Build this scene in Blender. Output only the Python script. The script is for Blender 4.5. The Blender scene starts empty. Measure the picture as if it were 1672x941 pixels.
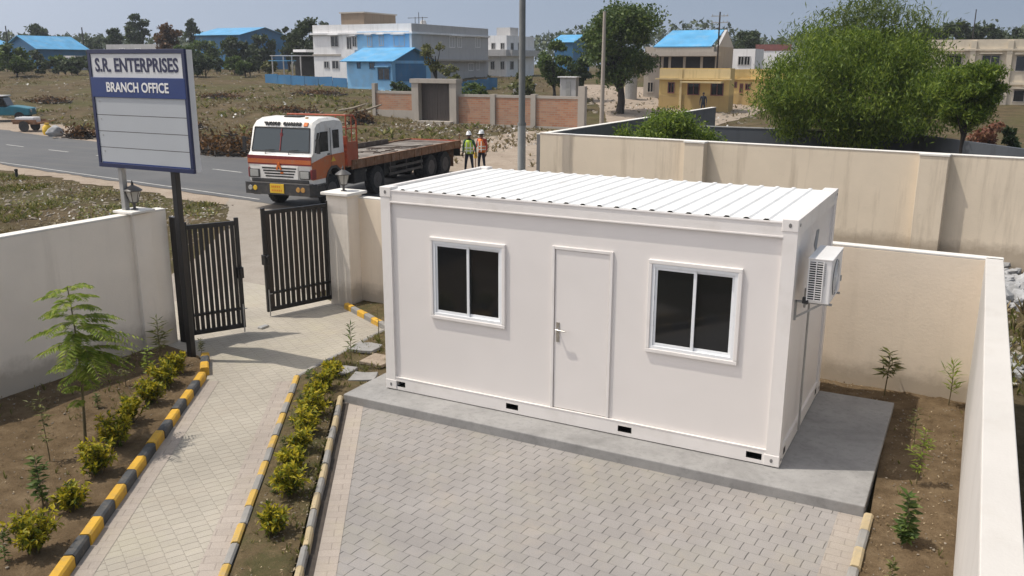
HAZE = 0.0004
import bpy, bmesh, math, random
import numpy as np
from math import radians as RAD, sin, cos, pi, sqrt
from mathutils import Vector, Matrix
rnd = random.Random(11)
rng = np.random.default_rng(7)
scene = bpy.context.scene
COL = scene.collection

# ------------------------------------------------------------------ camera
CAM = np.array([6.6779, -9.0885, 4.3623])
YAW, PITCH, ROLL, FPX = -0.48385, -0.24966, 0.003043, 1436.05
_cy, _sy, _cp, _sp = cos(YAW), sin(YAW), cos(PITCH), sin(PITCH)
_f = np.array([_sy*_cp, _cy*_cp, _sp]); _r = np.array([_cy, -_sy, 0.0]); _u = np.cross(_r, _f)
_r, _u = cos(ROLL)*_r + sin(ROLL)*_u, -sin(ROLL)*_r + cos(ROLL)*_u
FH = np.array([_sy, _cy, 0.0])                     # horizontal forward direction
cam_d = bpy.data.cameras.new('camera'); cam = bpy.data.objects.new('camera', cam_d); COL.objects.link(cam)
cam_d.sensor_width = 36; cam_d.lens = 36*FPX/1672; cam_d.clip_start = 0.1; cam_d.clip_end = 4000
cam.matrix_world = Matrix(((_r[0], _u[0], -_f[0], CAM[0]), (_r[1], _u[1], -_f[1], CAM[1]), (_r[2], _u[2], -_f[2], CAM[2]), (0, 0, 0, 1)))
scene.camera = cam

def ray(px, py): return _f + _r*(px-836)/FPX - _u*(py-470.5)/FPX
def at(px, py, D):                                  # survey helper: point seen at a bearing, D metres ahead
    d = ray(px, py); return CAM + d*(D/d.dot(FH))
def on_axis(px, py, i, v):
    d = ray(px, py); return CAM + d*((v-CAM[i])/d[i])

# ------------------------------------------------------------------ world, sun
SUNV = Vector((-0.43, -0.20, 1.0)).normalized()    # direction towards the sun
w = bpy.data.worlds.new('World'); scene.world = w; w.use_nodes = True
nt = w.node_tree; nt.nodes.clear()
out = nt.nodes.new('ShaderNodeOutputWorld'); bg = nt.nodes.new('ShaderNodeBackground')
sky = nt.nodes.new('ShaderNodeTexSky'); sky.sky_type = 'NISHITA'; sky.sun_disc = False
sky.sun_elevation = math.asin(SUNV.z); sky.sun_rotation = math.atan2(SUNV.x, SUNV.y)
sky.air_density = 1.0; sky.dust_density = 2.0; sky.ozone_density = 2.0; sky.altitude = 100
tc = nt.nodes.new('ShaderNodeTexCoord'); add = nt.nodes.new('ShaderNodeVectorMath'); add.operation = 'ADD'
add.inputs[1].default_value = (0, 0, 1.2)
nrm = nt.nodes.new('ShaderNodeVectorMath'); nrm.operation = 'NORMALIZE'
nt.links.new(tc.outputs['Generated'], add.inputs[0]); nt.links.new(add.outputs[0], nrm.inputs[0])
nt.links.new(nrm.outputs[0], sky.inputs['Vector'])
hs = nt.nodes.new('ShaderNodeHueSaturation'); hs.inputs['Saturation'].default_value = 0.62; hs.inputs['Hue'].default_value = 0.485; hs.inputs['Value'].default_value = 1.0
nt.links.new(sky.outputs[0], hs.inputs['Color']); nt.links.new(hs.outputs[0], bg.inputs['Color']); bg.inputs['Strength'].default_value = 0.118
nt.links.new(bg.outputs[0], out.inputs['Surface'])
sd = bpy.data.lights.new('sun', 'SUN'); sd.energy = 2.8; sd.angle = RAD(0.53); sd.color = (1.0, 0.94, 0.84)
so = bpy.data.objects.new('sun', sd); COL.objects.link(so); so.location = (0, 0, 60)
so.rotation_euler = SUNV.to_track_quat('Z', 'Y').to_euler()
vs = scene.view_settings; vs.view_transform = 'Standard'; vs.look = 'None'; vs.gamma = 1.0; vs.exposure = 0.30
scene.cycles.use_denoising = True
scene.cycles.max_bounces = 6; scene.cycles.transparent_max_bounces = 8

# ------------------------------------------------------------------ materials
def _base(name):
    m = bpy.data.materials.new(name); m.use_nodes = True
    n = m.node_tree; b = n.nodes['Principled BSDF']
    return m, n, b
def _noise(n, scale, detail=4, rough=0.55, vec=None, dist=0.0):
    t = n.nodes.new('ShaderNodeTexNoise'); t.inputs['Scale'].default_value = scale
    t.inputs['Detail'].default_value = detail; t.inputs['Roughness'].default_value = rough; t.inputs['Distortion'].default_value = dist
    if vec is not None: n.links.new(vec, t.inputs['Vector'])
    return t.outputs['Fac']
def _ramp(n, fac, stops):
    r = n.nodes.new('ShaderNodeValToRGB'); e = r.color_ramp.elements
    while len(e) < len(stops): e.new(0.5)
    for k, (p, c) in enumerate(stops):
        e[k].position = p; e[k].color = (*c, 1) if len(c) == 3 else c
    n.links.new(fac, r.inputs['Fac']); return r.outputs['Color']
def _mix(n, fac, a, b, blend='MIX'):
    x = n.nodes.new('ShaderNodeMix'); x.data_type = 'RGBA'; x.blend_type = blend
    for s, v in ((x.inputs[0], fac), (x.inputs[6], a), (x.inputs[7], b)):
        if isinstance(v, (int, float)): s.default_value = v
        elif isinstance(v, tuple): s.default_value = (*v, 1)
        else: n.links.new(v, s)
    return x.outputs[2]
def _math(n, op, a, b=0.0, c=0.0):
    x = n.nodes.new('ShaderNodeMath'); x.operation = op
    for i, v in enumerate((a, b, c)):
        if isinstance(v, (int, float)): x.inputs[i].default_value = v
        else: n.links.new(v, x.inputs[i])
    return x.outputs[0]
def _map(n, fac, a, b, c=0.0, d=1.0):
    x = n.nodes.new('ShaderNodeMapRange'); n.links.new(fac, x.inputs[0])
    for i, v in enumerate((a, b, c, d)): x.inputs[i+1].default_value = v
    return x.outputs[0]
def _bump(n, b, h, strength, dist):
    x = n.nodes.new('ShaderNodeBump'); x.inputs['Strength'].default_value = strength; x.inputs['Distance'].default_value = dist
    n.links.new(h, x.inputs['Height']); n.links.new(x.outputs[0], b.inputs['Normal']); return x
def _obj(n): return n.nodes.new('ShaderNodeTexCoord').outputs['Object']
def _scaled(n, vec, s):
    x = n.nodes.new('ShaderNodeMapping'); x.inputs['Scale'].default_value = s; n.links.new(vec, x.inputs['Vector']); return x.outputs[0]
def sc(c, k): return tuple(max(0.0, v*k) for v in c)

def paint(name, c, rough=0.5, var=0.06, scale=3.0, metallic=0.0, dirt=None, dirt_amt=0.0, bump=0.0, bscale=60, streak=False):
    m, n, b = _base(name); v = _obj(n)
    col = _ramp(n, _noise(n, scale, 5, vec=v), ((0.3, sc(c, 1-var)), (0.7, sc(c, 1+var))))
    if dirt:
        vv = _scaled(n, v, (3.0, 3.0, 0.25)) if streak else v
        f = _map(n, _noise(n, scale*1.7, 7, 0.65, vv), 0.5, 0.78, 0, dirt_amt)
        col = _mix(n, f, col, dirt)
    n.links.new(col, b.inputs['Base Color'])
    rr = _map(n, _noise(n, scale*4, 4, vec=v), 0.3, 0.7, rough*0.85, min(1, rough*1.15)); n.links.new(rr, b.inputs['Roughness'])
    b.inputs['Metallic'].default_value = metallic
    if bump: _bump(n, b, _noise(n, bscale, 5, 0.6, v), bump, 0.004)
    return m
def leafmat(name, c1, c2, c3=None, rough=0.55, trans=0.3):
    m, n, b = _base(name)
    g = n.nodes.new('ShaderNodeNewGeometry')
    st = ((0.0, c1), (0.55, c2), (1.0, c3 or c2))
    col = _ramp(n, g.outputs['Random Per Island'], st)
    n.links.new(col, b.inputs['Base Color']); b.inputs['Roughness'].default_value = rough
    b.inputs['Specular IOR Level'].default_value = 0.3
    t = n.nodes.new('ShaderNodeBsdfTranslucent'); n.links.new(col, t.inputs['Color'])
    mx = n.nodes.new('ShaderNodeMixShader'); mx.inputs[0].default_value = trans
    o = n.nodes['Material Output']
    n.links.new(b.outputs[0], mx.inputs[1]); n.links.new(t.outputs[0], mx.inputs[2]); n.links.new(mx.outputs[0], o.inputs['Surface'])
    return m
def glass_dark(name, c=(0.012, 0.013, 0.014), rough=0.06):
    m, n, b = _base(name); b.inputs['Base Color'].default_value = (*c, 1)
    v = _obj(n); n.links.new(_map(n, _noise(n, 2.5, 2, vec=v), 0.3, 0.7, rough*0.6, rough*1.6), b.inputs['Roughness'])
    b.inputs['IOR'].default_value = 1.5
    return m
def emis_free(name, c, rough=0.4):
    return paint(name, c, rough, 0.03)

def plaster(name, c, stain=(0.25, 0.2, 0.14), amt=0.35, bump=0.35, bscale=35, low=None):
    m, n, b = _base(name); v = _obj(n)
    col = _ramp(n, _noise(n, 1.1, 6, 0.6, v), ((0.25, sc(c, 0.93)), (0.75, sc(c, 1.05))))
    st = _scaled(n, v, (2.2, 2.2, 0.18))
    f = _map(n, _noise(n, 1.4, 8, 0.7, st), 0.52, 0.8, 0, amt)
    col = _mix(n, f, col, stain)
    f2 = _map(n, _noise(n, 9, 6, 0.7, v), 0.6, 0.8, 0, amt*0.6); col = _mix(n, f2, col, sc(stain, 1.3))
    if low is not None:          # stain colour mixed in towards the wall foot, ragged edge
        sp = n.nodes.new('ShaderNodeSeparateXYZ'); n.links.new(v, sp.inputs[0])
        hgt = _math(n, 'ADD', sp.outputs[2], _math(n, 'MULTIPLY', _noise(n, 3.5, 6, 0.7, v), -0.5))
        col = _mix(n, _map(n, hgt, low-0.25, low, 0.55, 0), col, sc(stain, 0.9))
    n.links.new(col, b.inputs['Base Color']); b.inputs['Roughness'].default_value = 0.85
    h = _math(n, 'ADD', _noise(n, bscale, 6, 0.65, v), _math(n, 'MULTIPLY', _noise(n, 6, 3, 0.5, v), 0.8))
    _bump(n, b, h, bump, 0.01)
    return m

def pavers(name, rot, along=0.21, across=0.105, tone=(0.40, 0.375, 0.345), zig=0.02, joint_shade=0.8):
    """interlocking zig-zag concrete pavers: a brick pattern bent by a triangle wave"""
    m, n, b = _base(name); v = _obj(n)
    mp = n.nodes.new('ShaderNodeMapping'); mp.inputs['Rotation'].default_value = (0, 0, rot); n.links.new(v, mp.inputs['Vector'])
    sp = n.nodes.new('ShaderNodeSeparateXYZ'); n.links.new(mp.outputs[0], sp.inputs[0])
    wob = _noise(n, 1.3, 2, vec=v)
    tri = _math(n, 'PINGPONG', sp.outputs[0], along/4)
    tri2 = _math(n, 'PINGPONG', sp.outputs[1], across/2)
    yy = _math(n, 'ADD', sp.outputs[1], _math(n, 'MULTIPLY', tri, zig/(along/4)))
    yy = _math(n, 'ADD', yy, _math(n, 'MULTIPLY', wob, 0.03))
    xx = _math(n, 'ADD', sp.outputs[0], _math(n, 'MULTIPLY', tri2, 0.04))
    cb = n.nodes.new('ShaderNodeCombineXYZ'); n.links.new(xx, cb.inputs[0]); n.links.new(yy, cb.inputs[1])
    br = n.nodes.new('ShaderNodeTexBrick'); n.links.new(cb.outputs[0], br.inputs['Vector'])
    br.inputs['Scale'].default_value = 1.0; br.inputs['Brick Width'].default_value = along; br.inputs['Row Height'].default_value = across
    br.inputs['Mortar Size'].default_value = 0.0035; br.inputs['Mortar Smooth'].default_value = 0.35
    br.inputs['Color1'].default_value = (*sc(tone, 0.955), 1); br.inputs['Color2'].default_value = (*sc(tone, 1.04), 1); br.inputs['Mortar'].default_value = (*sc(tone, 0.78), 1)
    col = br.outputs['Color']
    row = _math(n, 'FLOOR', _math(n, 'DIVIDE', yy, across)); ev = _math(n, 'MODULO', _math(n, 'ABSOLUTE', row), 2.0)
    tt = _math(n, 'FRACT', _math(n, 'ADD', _math(n, 'DIVIDE', xx, along), _math(n, 'MULTIPLY', _math(n, 'SUBTRACT', 1.0, ev), 0.5)))
    tt = _math(n, 'MINIMUM', tt, _math(n, 'SUBTRACT', 1.0, tt))
    jw = _map(n, _noise(n, 7, 3, vec=v), 0.3, 0.7, 0.012, 0.034)
    jm = _math(n, 'LESS_THAN', tt, jw)
    col = _mix(n, _math(n, 'MULTIPLY', jm, joint_shade), col, sc(tone, 0.3))  # cross joints: the shadow lying in them is painted into the colour
    patch = _ramp(n, _noise(n, 0.55, 6, 0.65, v), ((0.3, (0.80, 0.79, 0.77)), (0.7, (1.08, 1.07, 1.05))))
    col = _mix(n, 1.0, col, patch, 'MULTIPLY')
    spk = _ramp(n, _noise(n, 90, 3, 0.7, v), ((0.3, (0.82, 0.82, 0.82)), (0.7, (1.12, 1.12, 1.12))))
    col = _mix(n, 0.8, col, spk, 'MULTIPLY')
    moss = _map(n, _noise(n, 0.8, 7, 0.72, v, 0.5), 0.5, 0.72, 0, 0.5); col = _mix(n, moss, col, (tone[0]*1.02, tone[1]*1.03, tone[2]*0.84))
    dust = _map(n, _noise(n, 1.7, 7, 0.7, v), 0.52, 0.75, 0, 0.3)
    col = _mix(n, dust, col, (0.40, 0.33, 0.25))
    n.links.new(col, b.inputs['Base Color']); b.inputs['Roughness'].default_value = 0.9
    h = _math(n, 'ADD', _math(n, 'MULTIPLY', _math(n, 'ADD', _math(n, 'MULTIPLY', br.outputs['Fac'], 0.35), jm), -1.0), _math(n, 'MULTIPLY', _noise(n, 70, 4, 0.7, v), 0.18))
    _bump(n, b, h, 0.75, 0.006)
    return m

def concrete(name, c, amt=0.3):
    m, n, b = _base(name); v = _obj(n)
    col = _ramp(n, _noise(n, 1.6, 8, 0.68, v, 0.4), ((0.28, sc(c, 0.68)), (0.5, c), (0.72, sc(c, 1.2))))
    col = _mix(n, _map(n, _noise(n, 14, 6, 0.7, v), 0.5, 0.75, 0, amt), col, sc(c, 0.55))
    n.links.new(col, b.inputs['Base Color']); b.inputs['Roughness'].default_value = 0.85
    _bump(n, b, _noise(n, 50, 6, 0.7, v), 0.3, 0.006); return m

def soil(name, c1, c2, c3, s=1.0, bump=0.8, green=None, gamt=0.5, gscale=0.8):
    m, n, b = _base(name); v = _obj(n)
    col = _ramp(n, _noise(n, 2.2*s, 9, 0.7, v), ((0.3, c1), (0.5, c2), (0.72, c3)))
    fine = _ramp(n, _noise(n, 45*s, 5, 0.75, v), ((0.3, (0.6, 0.6, 0.6)), (0.7, (1.3, 1.3, 1.3))))
    col = _mix(n, 0.8, col, fine, 'MULTIPLY')
    if green:
        f = _map(n, _noise(n, gscale, 8, 0.75, v), 0.46, 0.62, 0, gamt); col = _mix(n, f, col, green)
    n.links.new(col, b.inputs['Base Color']); b.inputs['Roughness'].default_value = 1.0; b.inputs['Specular IOR Level'].default_value = 0.15
    h = _math(n, 'ADD', _noise(n, 30*s, 6, 0.75, v), _math(n, 'MULTIPLY', _noise(n, 6*s, 4, 0.6, v), 1.3))
    _bump(n, b, h, bump, 0.03/s); return m

def asphalt(name):
    m, n, b = _base(name); v = _obj(n)
    col = _ramp(n, _noise(n, 0.35, 7, 0.65, v), ((0.3, (0.070, 0.072, 0.075)), (0.7, (0.10, 0.10, 0.10))))
    sp = _ramp(n, _noise(n, 60, 4, 0.7, v), ((0.3, (0.8, 0.8, 0.8)), (0.7, (1.2, 1.2, 1.2)))); col = _mix(n, 0.7, col, sp, 'MULTIPLY')
    st = _scaled(n, v, (0.06, 1.1, 1)); col = _mix(n, _map(n, _noise(n, 1.0, 6, 0.6, st), 0.5, 0.75, 0, 0.45), col, (0.14, 0.13, 0.115))
    n.links.new(col, b.inputs['Base Color']); b.inputs['Roughness'].default_value = 0.8
    _bump(n, b, _noise(n, 80, 4, 0.7, v), 0.4, 0.01); return m

def brickwall(name, c1, c2, mort, scale=1.0):
    m, n, b = _base(name); v = _obj(n)
    sp = n.nodes.new('ShaderNodeSeparateXYZ'); n.links.new(v, sp.inputs[0]); cb = n.nodes.new('ShaderNodeCombineXYZ')
    n.links.new(_math(n, 'ADD', sp.outputs[0], sp.outputs[1]), cb.inputs[0]); n.links.new(sp.outputs[2], cb.inputs[1])
    br = n.nodes.new('ShaderNodeTexBrick'); n.links.new(cb.outputs[0], br.inputs['Vector']); br.inputs['Scale'].default_value = scale
    br.inputs['Brick Width'].default_value = 0.42; br.inputs['Row Height'].default_value = 0.15; br.inputs['Mortar Size'].default_value = 0.014
    br.inputs['Color1'].default_value = (*c1, 1); br.inputs['Color2'].default_value = (*c2, 1); br.inputs['Mortar'].default_value = (*mort, 1)
    col = _mix(n, _map(n, _noise(n, 0.8, 8, 0.7, v), 0.42, 0.72, 0, 0.45), br.outputs['Color'], (0.30, 0.26, 0.21))
    n.links.new(col, b.inputs['Base Color']); b.inputs['Roughness'].default_value = 0.95
    _bump(n, b, br.outputs['Fac'], -0.5, 0.02); return m

# ------------------------------------------------------------------ mesh builder
class MB:
    def __init__(s): s.v = []; s.f = []; s.m = []; s.T = None
    def add(s, vs_, fs, mi=0):
        o = len(s.v)
        if s.T is not None: vs_ = [tuple(s.T @ Vector(p)) for p in vs_]
        s.v += [tuple(p) for p in vs_]; s.f += [tuple(i+o for i in f) for f in fs]; s.m += [mi]*len(fs); return s
    def arr(s, V, nper, mi=0):                       # numpy polygons of nper verts each
        o = len(s.v); s.v += V.tolist(); k = len(V)//nper
        idx = (np.arange(k*nper).reshape(k, nper)+o).tolist(); s.f += idx; s.m += [mi]*k; return s
    def box(s, x0, y0, z0, x1, y1, z1, mi=0):
        v = [(x0, y0, z0), (x1, y0, z0), (x1, y1, z0), (x0, y1, z0), (x0, y0, z1), (x1, y0, z1), (x1, y1, z1), (x0, y1, z1)]
        return s.add(v, [(0, 3, 2, 1), (4, 5, 6, 7), (0, 1, 5, 4), (1, 2, 6, 5), (2, 3, 7, 6), (3, 0, 4, 7)], mi)
    def bar(s, p, q, w_, h, mi=0, up=(0, 0, 1)):
        p = Vector(p); q = Vector(q); d = (q-p).normalized(); u = Vector(up)
        if abs(d.dot(u)) > 0.98: u = Vector((0, 1, 0))
        r = d.cross(u).normalized()*w_/2; u = r.cross(d).normalized()*h/2
        v = [p-r-u, p+r-u, p+r+u, p-r+u, q-r-u, q+r-u, q+r+u, q-r+u]
        return s.add(v, [(0, 1, 2, 3), (7, 6, 5, 4), (0, 4, 5, 1), (1, 5, 6, 2), (2, 6, 7, 3), (3, 7, 4, 0)], mi)
    def tube(s, pts, rad, n=8, mi=0, cap=True):
        pts = [Vector(p) for p in pts]
        if not hasattr(rad, '__len__'): rad = [rad]*len(pts)
        V = []; ref = None
        for i, p in enumerate(pts):
            d = (pts[min(i+1, len(pts)-1)] - pts[max(i-1, 0)]).normalized()
            if ref is None: ref = Vector((1, 0, 0)) if abs(d.x) < 0.9 else Vector((0, 1, 0))
            a = (ref - d*ref.dot(d)).normalized(); ref = a; b = d.cross(a)
            V += [p + (a*cos(2*pi*k/n) + b*sin(2*pi*k/n))*rad[i] for k in range(n)]
        F = [(i*n+k, i*n+(k+1) % n, (i+1)*n+(k+1) % n, (i+1)*n+k) for i in range(len(pts)-1) for k in range(n)]
        if cap: F += [tuple(range(n-1, -1, -1)), tuple((len(pts)-1)*n+k for k in range(n))]
        return s.add(V, F, mi)
    def lathe(s, prof, n=16, c=(0, 0, 0), axis='z', mi=0, sx=1.0, sy=1.0):
        V = []
        for r_, z in prof:
            for k in range(n):
                a = 2*pi*k/n; x, y = r_*cos(a)*sx, r_*sin(a)*sy
                p = (x, y, z) if axis == 'z' else ((z, x, y) if axis == 'x' else (y, z, x))
                V.append((p[0]+c[0], p[1]+c[1], p[2]+c[2]))
        F = [(i*n+k, i*n+(k+1) % n, (i+1)*n+(k+1) % n, (i+1)*n+k) for i in range(len(prof)-1) for k in range(n)]
        F += [tuple(range(n-1, -1, -1)), tuple((len(prof)-1)*n+k for k in range(n))]
        return s.add(V, F, mi)
    def prism(s, poly, z0, z1, mi=0):
        n = len(poly); V = [(x, y, z0) for x, y in poly]+[(x, y, z1) for x, y in poly]
        F = [tuple(range(n-1, -1, -1)), tuple(range(n, 2*n))]+[(i, (i+1) % n, n+(i+1) % n, n+i) for i in range(n)]
        return s.add(V, F, mi)
    def ext(s, poly, axis, lo, hi, mi=0):            # polygon in the two other axes, extruded along axis
        n = len(poly); P = (lambda a, b, t: (t, a, b)) if axis == 'x' else ((lambda a, b, t: (a, t, b)) if axis == 'y' else (lambda a, b, t: (a, b, t)))
        V = [P(a, b, lo) for a, b in poly]+[P(a, b, hi) for a, b in poly]
        F = [tuple(range(n-1, -1, -1)), tuple(range(n, 2*n))]+[(i, (i+1) % n, n+(i+1) % n, n+i) for i in range(n)]
        return s.add(V, F, mi)
    def build(s, name, mats, parent=None, smooth=None, bevel=None, label=None, fix=True):
        me = bpy.data.meshes.new(name); me.from_pydata(s.v, [], s.f)
        if not isinstance(mats, (list, tuple)): mats = [mats]
        for m in mats: me.materials.append(m)
        if len(mats) > 1: me.polygons.foreach_set('material_index', s.m)
        if fix and len(s.f) < 6000:
            bm = bmesh.new(); bm.from_mesh(me); bmesh.ops.recalc_face_normals(bm, faces=bm.faces); bm.to_mesh(me); bm.free()
        if smooth is not None:
            me.polygons.foreach_set('use_smooth', [True]*len(me.polygons)); me.set_sharp_from_angle(angle=RAD(smooth))
        me.update()
        o = bpy.data.objects.new(name, me); COL.objects.link(o)
        if parent is not None: o.parent = parent
        if bevel:
            b = o.modifiers.new('bevel', 'BEVEL'); b.width = bevel; b.segments = 2; b.limit_method = 'ANGLE'; b.angle_limit = RAD(40)
        if label: o['label'] = label
        return o

def tag(o, label, cat, group=None, kind=None):
    if label: o['label'] = label
    if cat: o['category'] = cat
    if group: o['group'] = group
    if kind: o['kind'] = kind
    return o
def thing(name, label, cat, loc=(0, 0, 0), rz=0.0, group=None):
    o = bpy.data.objects.new(name, None); COL.objects.link(o); o.empty_display_size = 0.2
    o.location = [float(x) for x in loc]; o.rotation_euler = (0, 0, rz); return tag(o, label, cat, group)
def struct(o): o['kind'] = 'structure'; return o
def dup(root, loc, rz=0.0, label=None, group=None, s=1.0):
    r = root.copy(); COL.objects.link(r); r.location = [float(x) for x in loc]; r.rotation_euler = (0, 0, rz); r.scale = (s, s, s) if not hasattr(s, '__len__') else s
    if label: r['label'] = label
    if group: r['group'] = group
    for ch in list(root.children):
        c = ch.copy(); COL.objects.link(c); c.parent = r
        for g in list(ch.children):
            d = g.copy(); COL.objects.link(d); d.parent = c
    return r
def text_mesh(name, body, mat, size, extrude, M, parent=None, bold=0.0, xs=1.0, align='CENTER'):
    c = bpy.data.curves.new(name, 'FONT'); c.body = body; c.size = size; c.extrude = extrude; c.align_x = align; c.align_y = 'CENTER'; c.offset = bold
    c.resolution_u = 3
    t = bpy.data.objects.new(name, c); COL.objects.link(t)
    me = bpy.data.meshes.new_from_object(t.evaluated_get(bpy.context.evaluated_depsgraph_get()))
    bpy.data.objects.remove(t); bpy.data.curves.remove(c)
    me.transform(Matrix.Diagonal((xs, 1, 1, 1))); me.transform(M); me.materials.clear(); me.materials.append(mat)
    me.name = name; o = bpy.data.objects.new(name, me); COL.objects.link(o)
    if parent is not None: o.parent = parent
    return o
FACE_S = Matrix.Rotation(pi/2, 4, 'X')               # text standing up, read from -y
def smooth01(a, b, x):
    t = np.clip((np.asarray(x, float)-a)/(b-a), 0, 1); return t*t*(3-2*t)

# ------------------------------------------------------------------ terrain
def vnoise(x, y, s, seed=0):
    x = np.asarray(x, float)/s; y = np.asarray(y, float)/s
    def h(i, j):
        k = np.sin(i*127.1+j*311.7+seed*74.7)*43758.5453; return k-np.floor(k)
    xi, yi = np.floor(x), np.floor(y); fx, fy = x-xi, y-yi; fx = fx*fx*(3-2*fx); fy = fy*fy*(3-2*fy)
    return (h(xi, yi)*(1-fx)+h(xi+1, yi)*fx)*(1-fy)+(h(xi, yi+1)*(1-fx)+h(xi+1, yi+1)*fx)*fy
def road_y(x): return 18.9 - 0.155*(np.asarray(x, float)+20.0)      # road centre line
def terr(x, y):
    x = np.asarray(x, float); y = np.asarray(y, float)
    D = (x-CAM[0])*FH[0]+(y-CAM[1])*FH[1]
    z = -0.06 - 0.27*smooth01(-4.8, -10.0, x)*1.0
    off = np.abs(y-road_y(x)); flat = np.clip(smooth01(6.5, 12, off), 0, 1)
    ramp = 0.058*(D-58); soft = np.where(D < 50, 0.0, np.where(D < 66, 0.058*(D-50)**2/32, ramp)); soft = np.minimum(soft, 3.2+0.35*smooth01(120, 220, D)+0.0*D)
    hi = smooth01(112, 150, D); soft = soft*(1-hi)+3.45*hi
    z = z + soft
    outside = smooth01(-4.9, -7, x)
    farout = np.maximum(outside, smooth01(13, 20, y))
    bumps = (vnoise(x, y, 7)-0.5)*0.35+(vnoise(x, y, 2.3, 3)-0.5)*0.16+(vnoise(x, y, 23, 5)-0.5)*0.5
    z = z + bumps*farout*flat*smooth01(30, 45, D)*np.where(D > 150, 0.4, 1)
    small = (vnoise(x, y, 1.1, 9)-0.5)*0.08*flat*outside
    return z+small*smooth01(-9.5, -15, x)
def tz(x, y): return float(terr(x, y))
def grid_obj(name, xs, ys, mat):
    X, Y = np.meshgrid(xs, ys); Z = terr(X, Y); V = np.stack([X, Y, Z], -1).reshape(-1, 3)
    nx, ny = len(xs), len(ys)
    i = np.arange(ny-1)[:, None]*nx+np.arange(nx-1)[None]; F = np.stack([i, i+1, i+nx+1, i+nx], -1).reshape(-1, 4)
    me = bpy.data.meshes.new(name); me.from_pydata(V.tolist(), [], F.tolist()); me.materials.append(mat)
    me.polygons.foreach_set('use_smooth', [True]*len(F)); o = bpy.data.objects.new(name, me); COL.objects.link(o); return struct(o)
def strip(name, A, B, n, m, mat, dz=0.012, jit=0.0, z=None):
    """sheet between polylines A and B, laid on the terrain"""
    A = np.array(A, float); B = np.array(B, float)
    def res(P):
        L = np.r_[0, np.cumsum(np.linalg.norm(np.diff(P, axis=0), axis=1))]; t = np.linspace(0, L[-1], n)
        return np.stack([np.interp(t, L, P[:, k]) for k in range(2)], -1)
    a, b = res(A), res(B)
    if jit:
        k = np.arange(n); a = a+((vnoise(k, 0*k, 3.0, 21)+vnoise(k, 0*k, 1.1, 22)*0.5-0.75)*jit)[:, None]*np.array([0.3, 1.0]); b = b+((vnoise(k, 0*k, 3.0, 31)+vnoise(k, 0*k, 1.1, 32)*0.5-0.75)*jit)[:, None]*np.array([0.3, 1.0])
    t = np.linspace(0, 1, m)[None, :, None]; P = a[:, None]*(1-t)+b[:, None]*t
    Z = terr(P[..., 0], P[..., 1])+dz if z is None else np.full(P.shape[:2], z)
    V = np.concatenate([P, Z[..., None]], -1).reshape(-1, 3)
    i = np.arange(n-1)[:, None]*m+np.arange(m-1)[None]; F = np.stack([i, i+1, i+m+1, i+m], -1).reshape(-1, 4)
    me = bpy.data.meshes.new(name); me.from_pydata(V.tolist(), [], F.tolist()); me.materials.append(mat)
    bm = bmesh.new(); bm.from_mesh(me); bmesh.ops.recalc_face_normals(bm, faces=bm.faces)
    if sum(f.normal.z for f in bm.faces) < 0: bmesh.ops.reverse_faces(bm, faces=bm.faces)
    bm.to_mesh(me); bm.free(); me.polygons.foreach_set('use_smooth', [True]*len(F))
    o = bpy.data.objects.new(name, me); COL.objects.link(o); return struct(o)
def poly_sheet(name, poly, z, mat):
    m = MB(); m.add([(x, y, z) for x, y in poly], [tuple(range(len(poly)))]); o = m.build(name, mat, fix=False)
    if o.data.polygons[0].normal.z < 0: o.data.flip_normals()
    return struct(o)
# ------------------------------------------------------------------ shared materials
M = {}
M['field'] = soil('dry_scrub_ground', (0.058, 0.043, 0.022), (0.105, 0.078, 0.042), (0.17, 0.125, 0.072), 0.35, 0.9, green=(0.075, 0.078, 0.024), gamt=0.75, gscale=0.13)
M['bed'] = soil('garden_soil', (0.09, 0.061, 0.033), (0.15, 0.104, 0.059), (0.22, 0.16, 0.096), 1.6, 1.0)
M['bedgreen'] = soil('garden_soil_weedy', (0.075, 0.056, 0.028), (0.125, 0.092, 0.05), (0.18, 0.136, 0.074), 1.6, 1.0, green=(0.055, 0.065, 0.022), gamt=0.6, gscale=2.2)
M['dust'] = soil('pale_dust', (0.27, 0.215, 0.165), (0.33, 0.268, 0.21), (0.38, 0.315, 0.25), 0.6, 0.35)
M['drive'] = soil('packed_sand', (0.265, 0.23, 0.19), (0.30, 0.265, 0.225), (0.335, 0.30, 0.255), 0.8, 0.25)
M['asphalt'] = asphalt('worn_asphalt')
M['roadpaint'] = paint('worn_road_paint', (0.42, 0.41, 0.385), 0.8, 0.15, 3, dirt=(0.17, 0.165, 0.155), dirt_amt=0.9)
M['pav'] = pavers('zigzag_pavers', RAD(5), tone=(0.29, 0.273, 0.262), along=0.185, across=0.145, zig=0.004, joint_shade=0.9)
M['pav2'] = pavers('zigzag_pavers_path', RAD(30), tone=(0.40, 0.365, 0.31), along=0.11, across=0.16, zig=0.003, joint_shade=0.75)
M['pavb'] = pavers('border_pavers', RAD(0), along=0.24, across=0.12, joint_shade=0.0, tone=(0.35, 0.31, 0.275), zig=0.0)
M['pavb2'] = pavers('border_pavers_path', RAD(-33.6), along=0.25, across=0.12, joint_shade=0.0, tone=(0.385, 0.335, 0.295), zig=0.0)
M['slab'] = concrete('trowelled_concrete', (0.285, 0.277, 0.267), 0.5)
M['kconc'] = concrete('kerb_concrete', (0.30, 0.28, 0.25))
M['kyel'] = paint('kerb_yellow_paint', (0.60, 0.34, 0.03), 0.7, 0.12, 6, dirt=(0.22, 0.17, 0.10), dirt_amt=0.7, bump=0.3)
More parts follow.
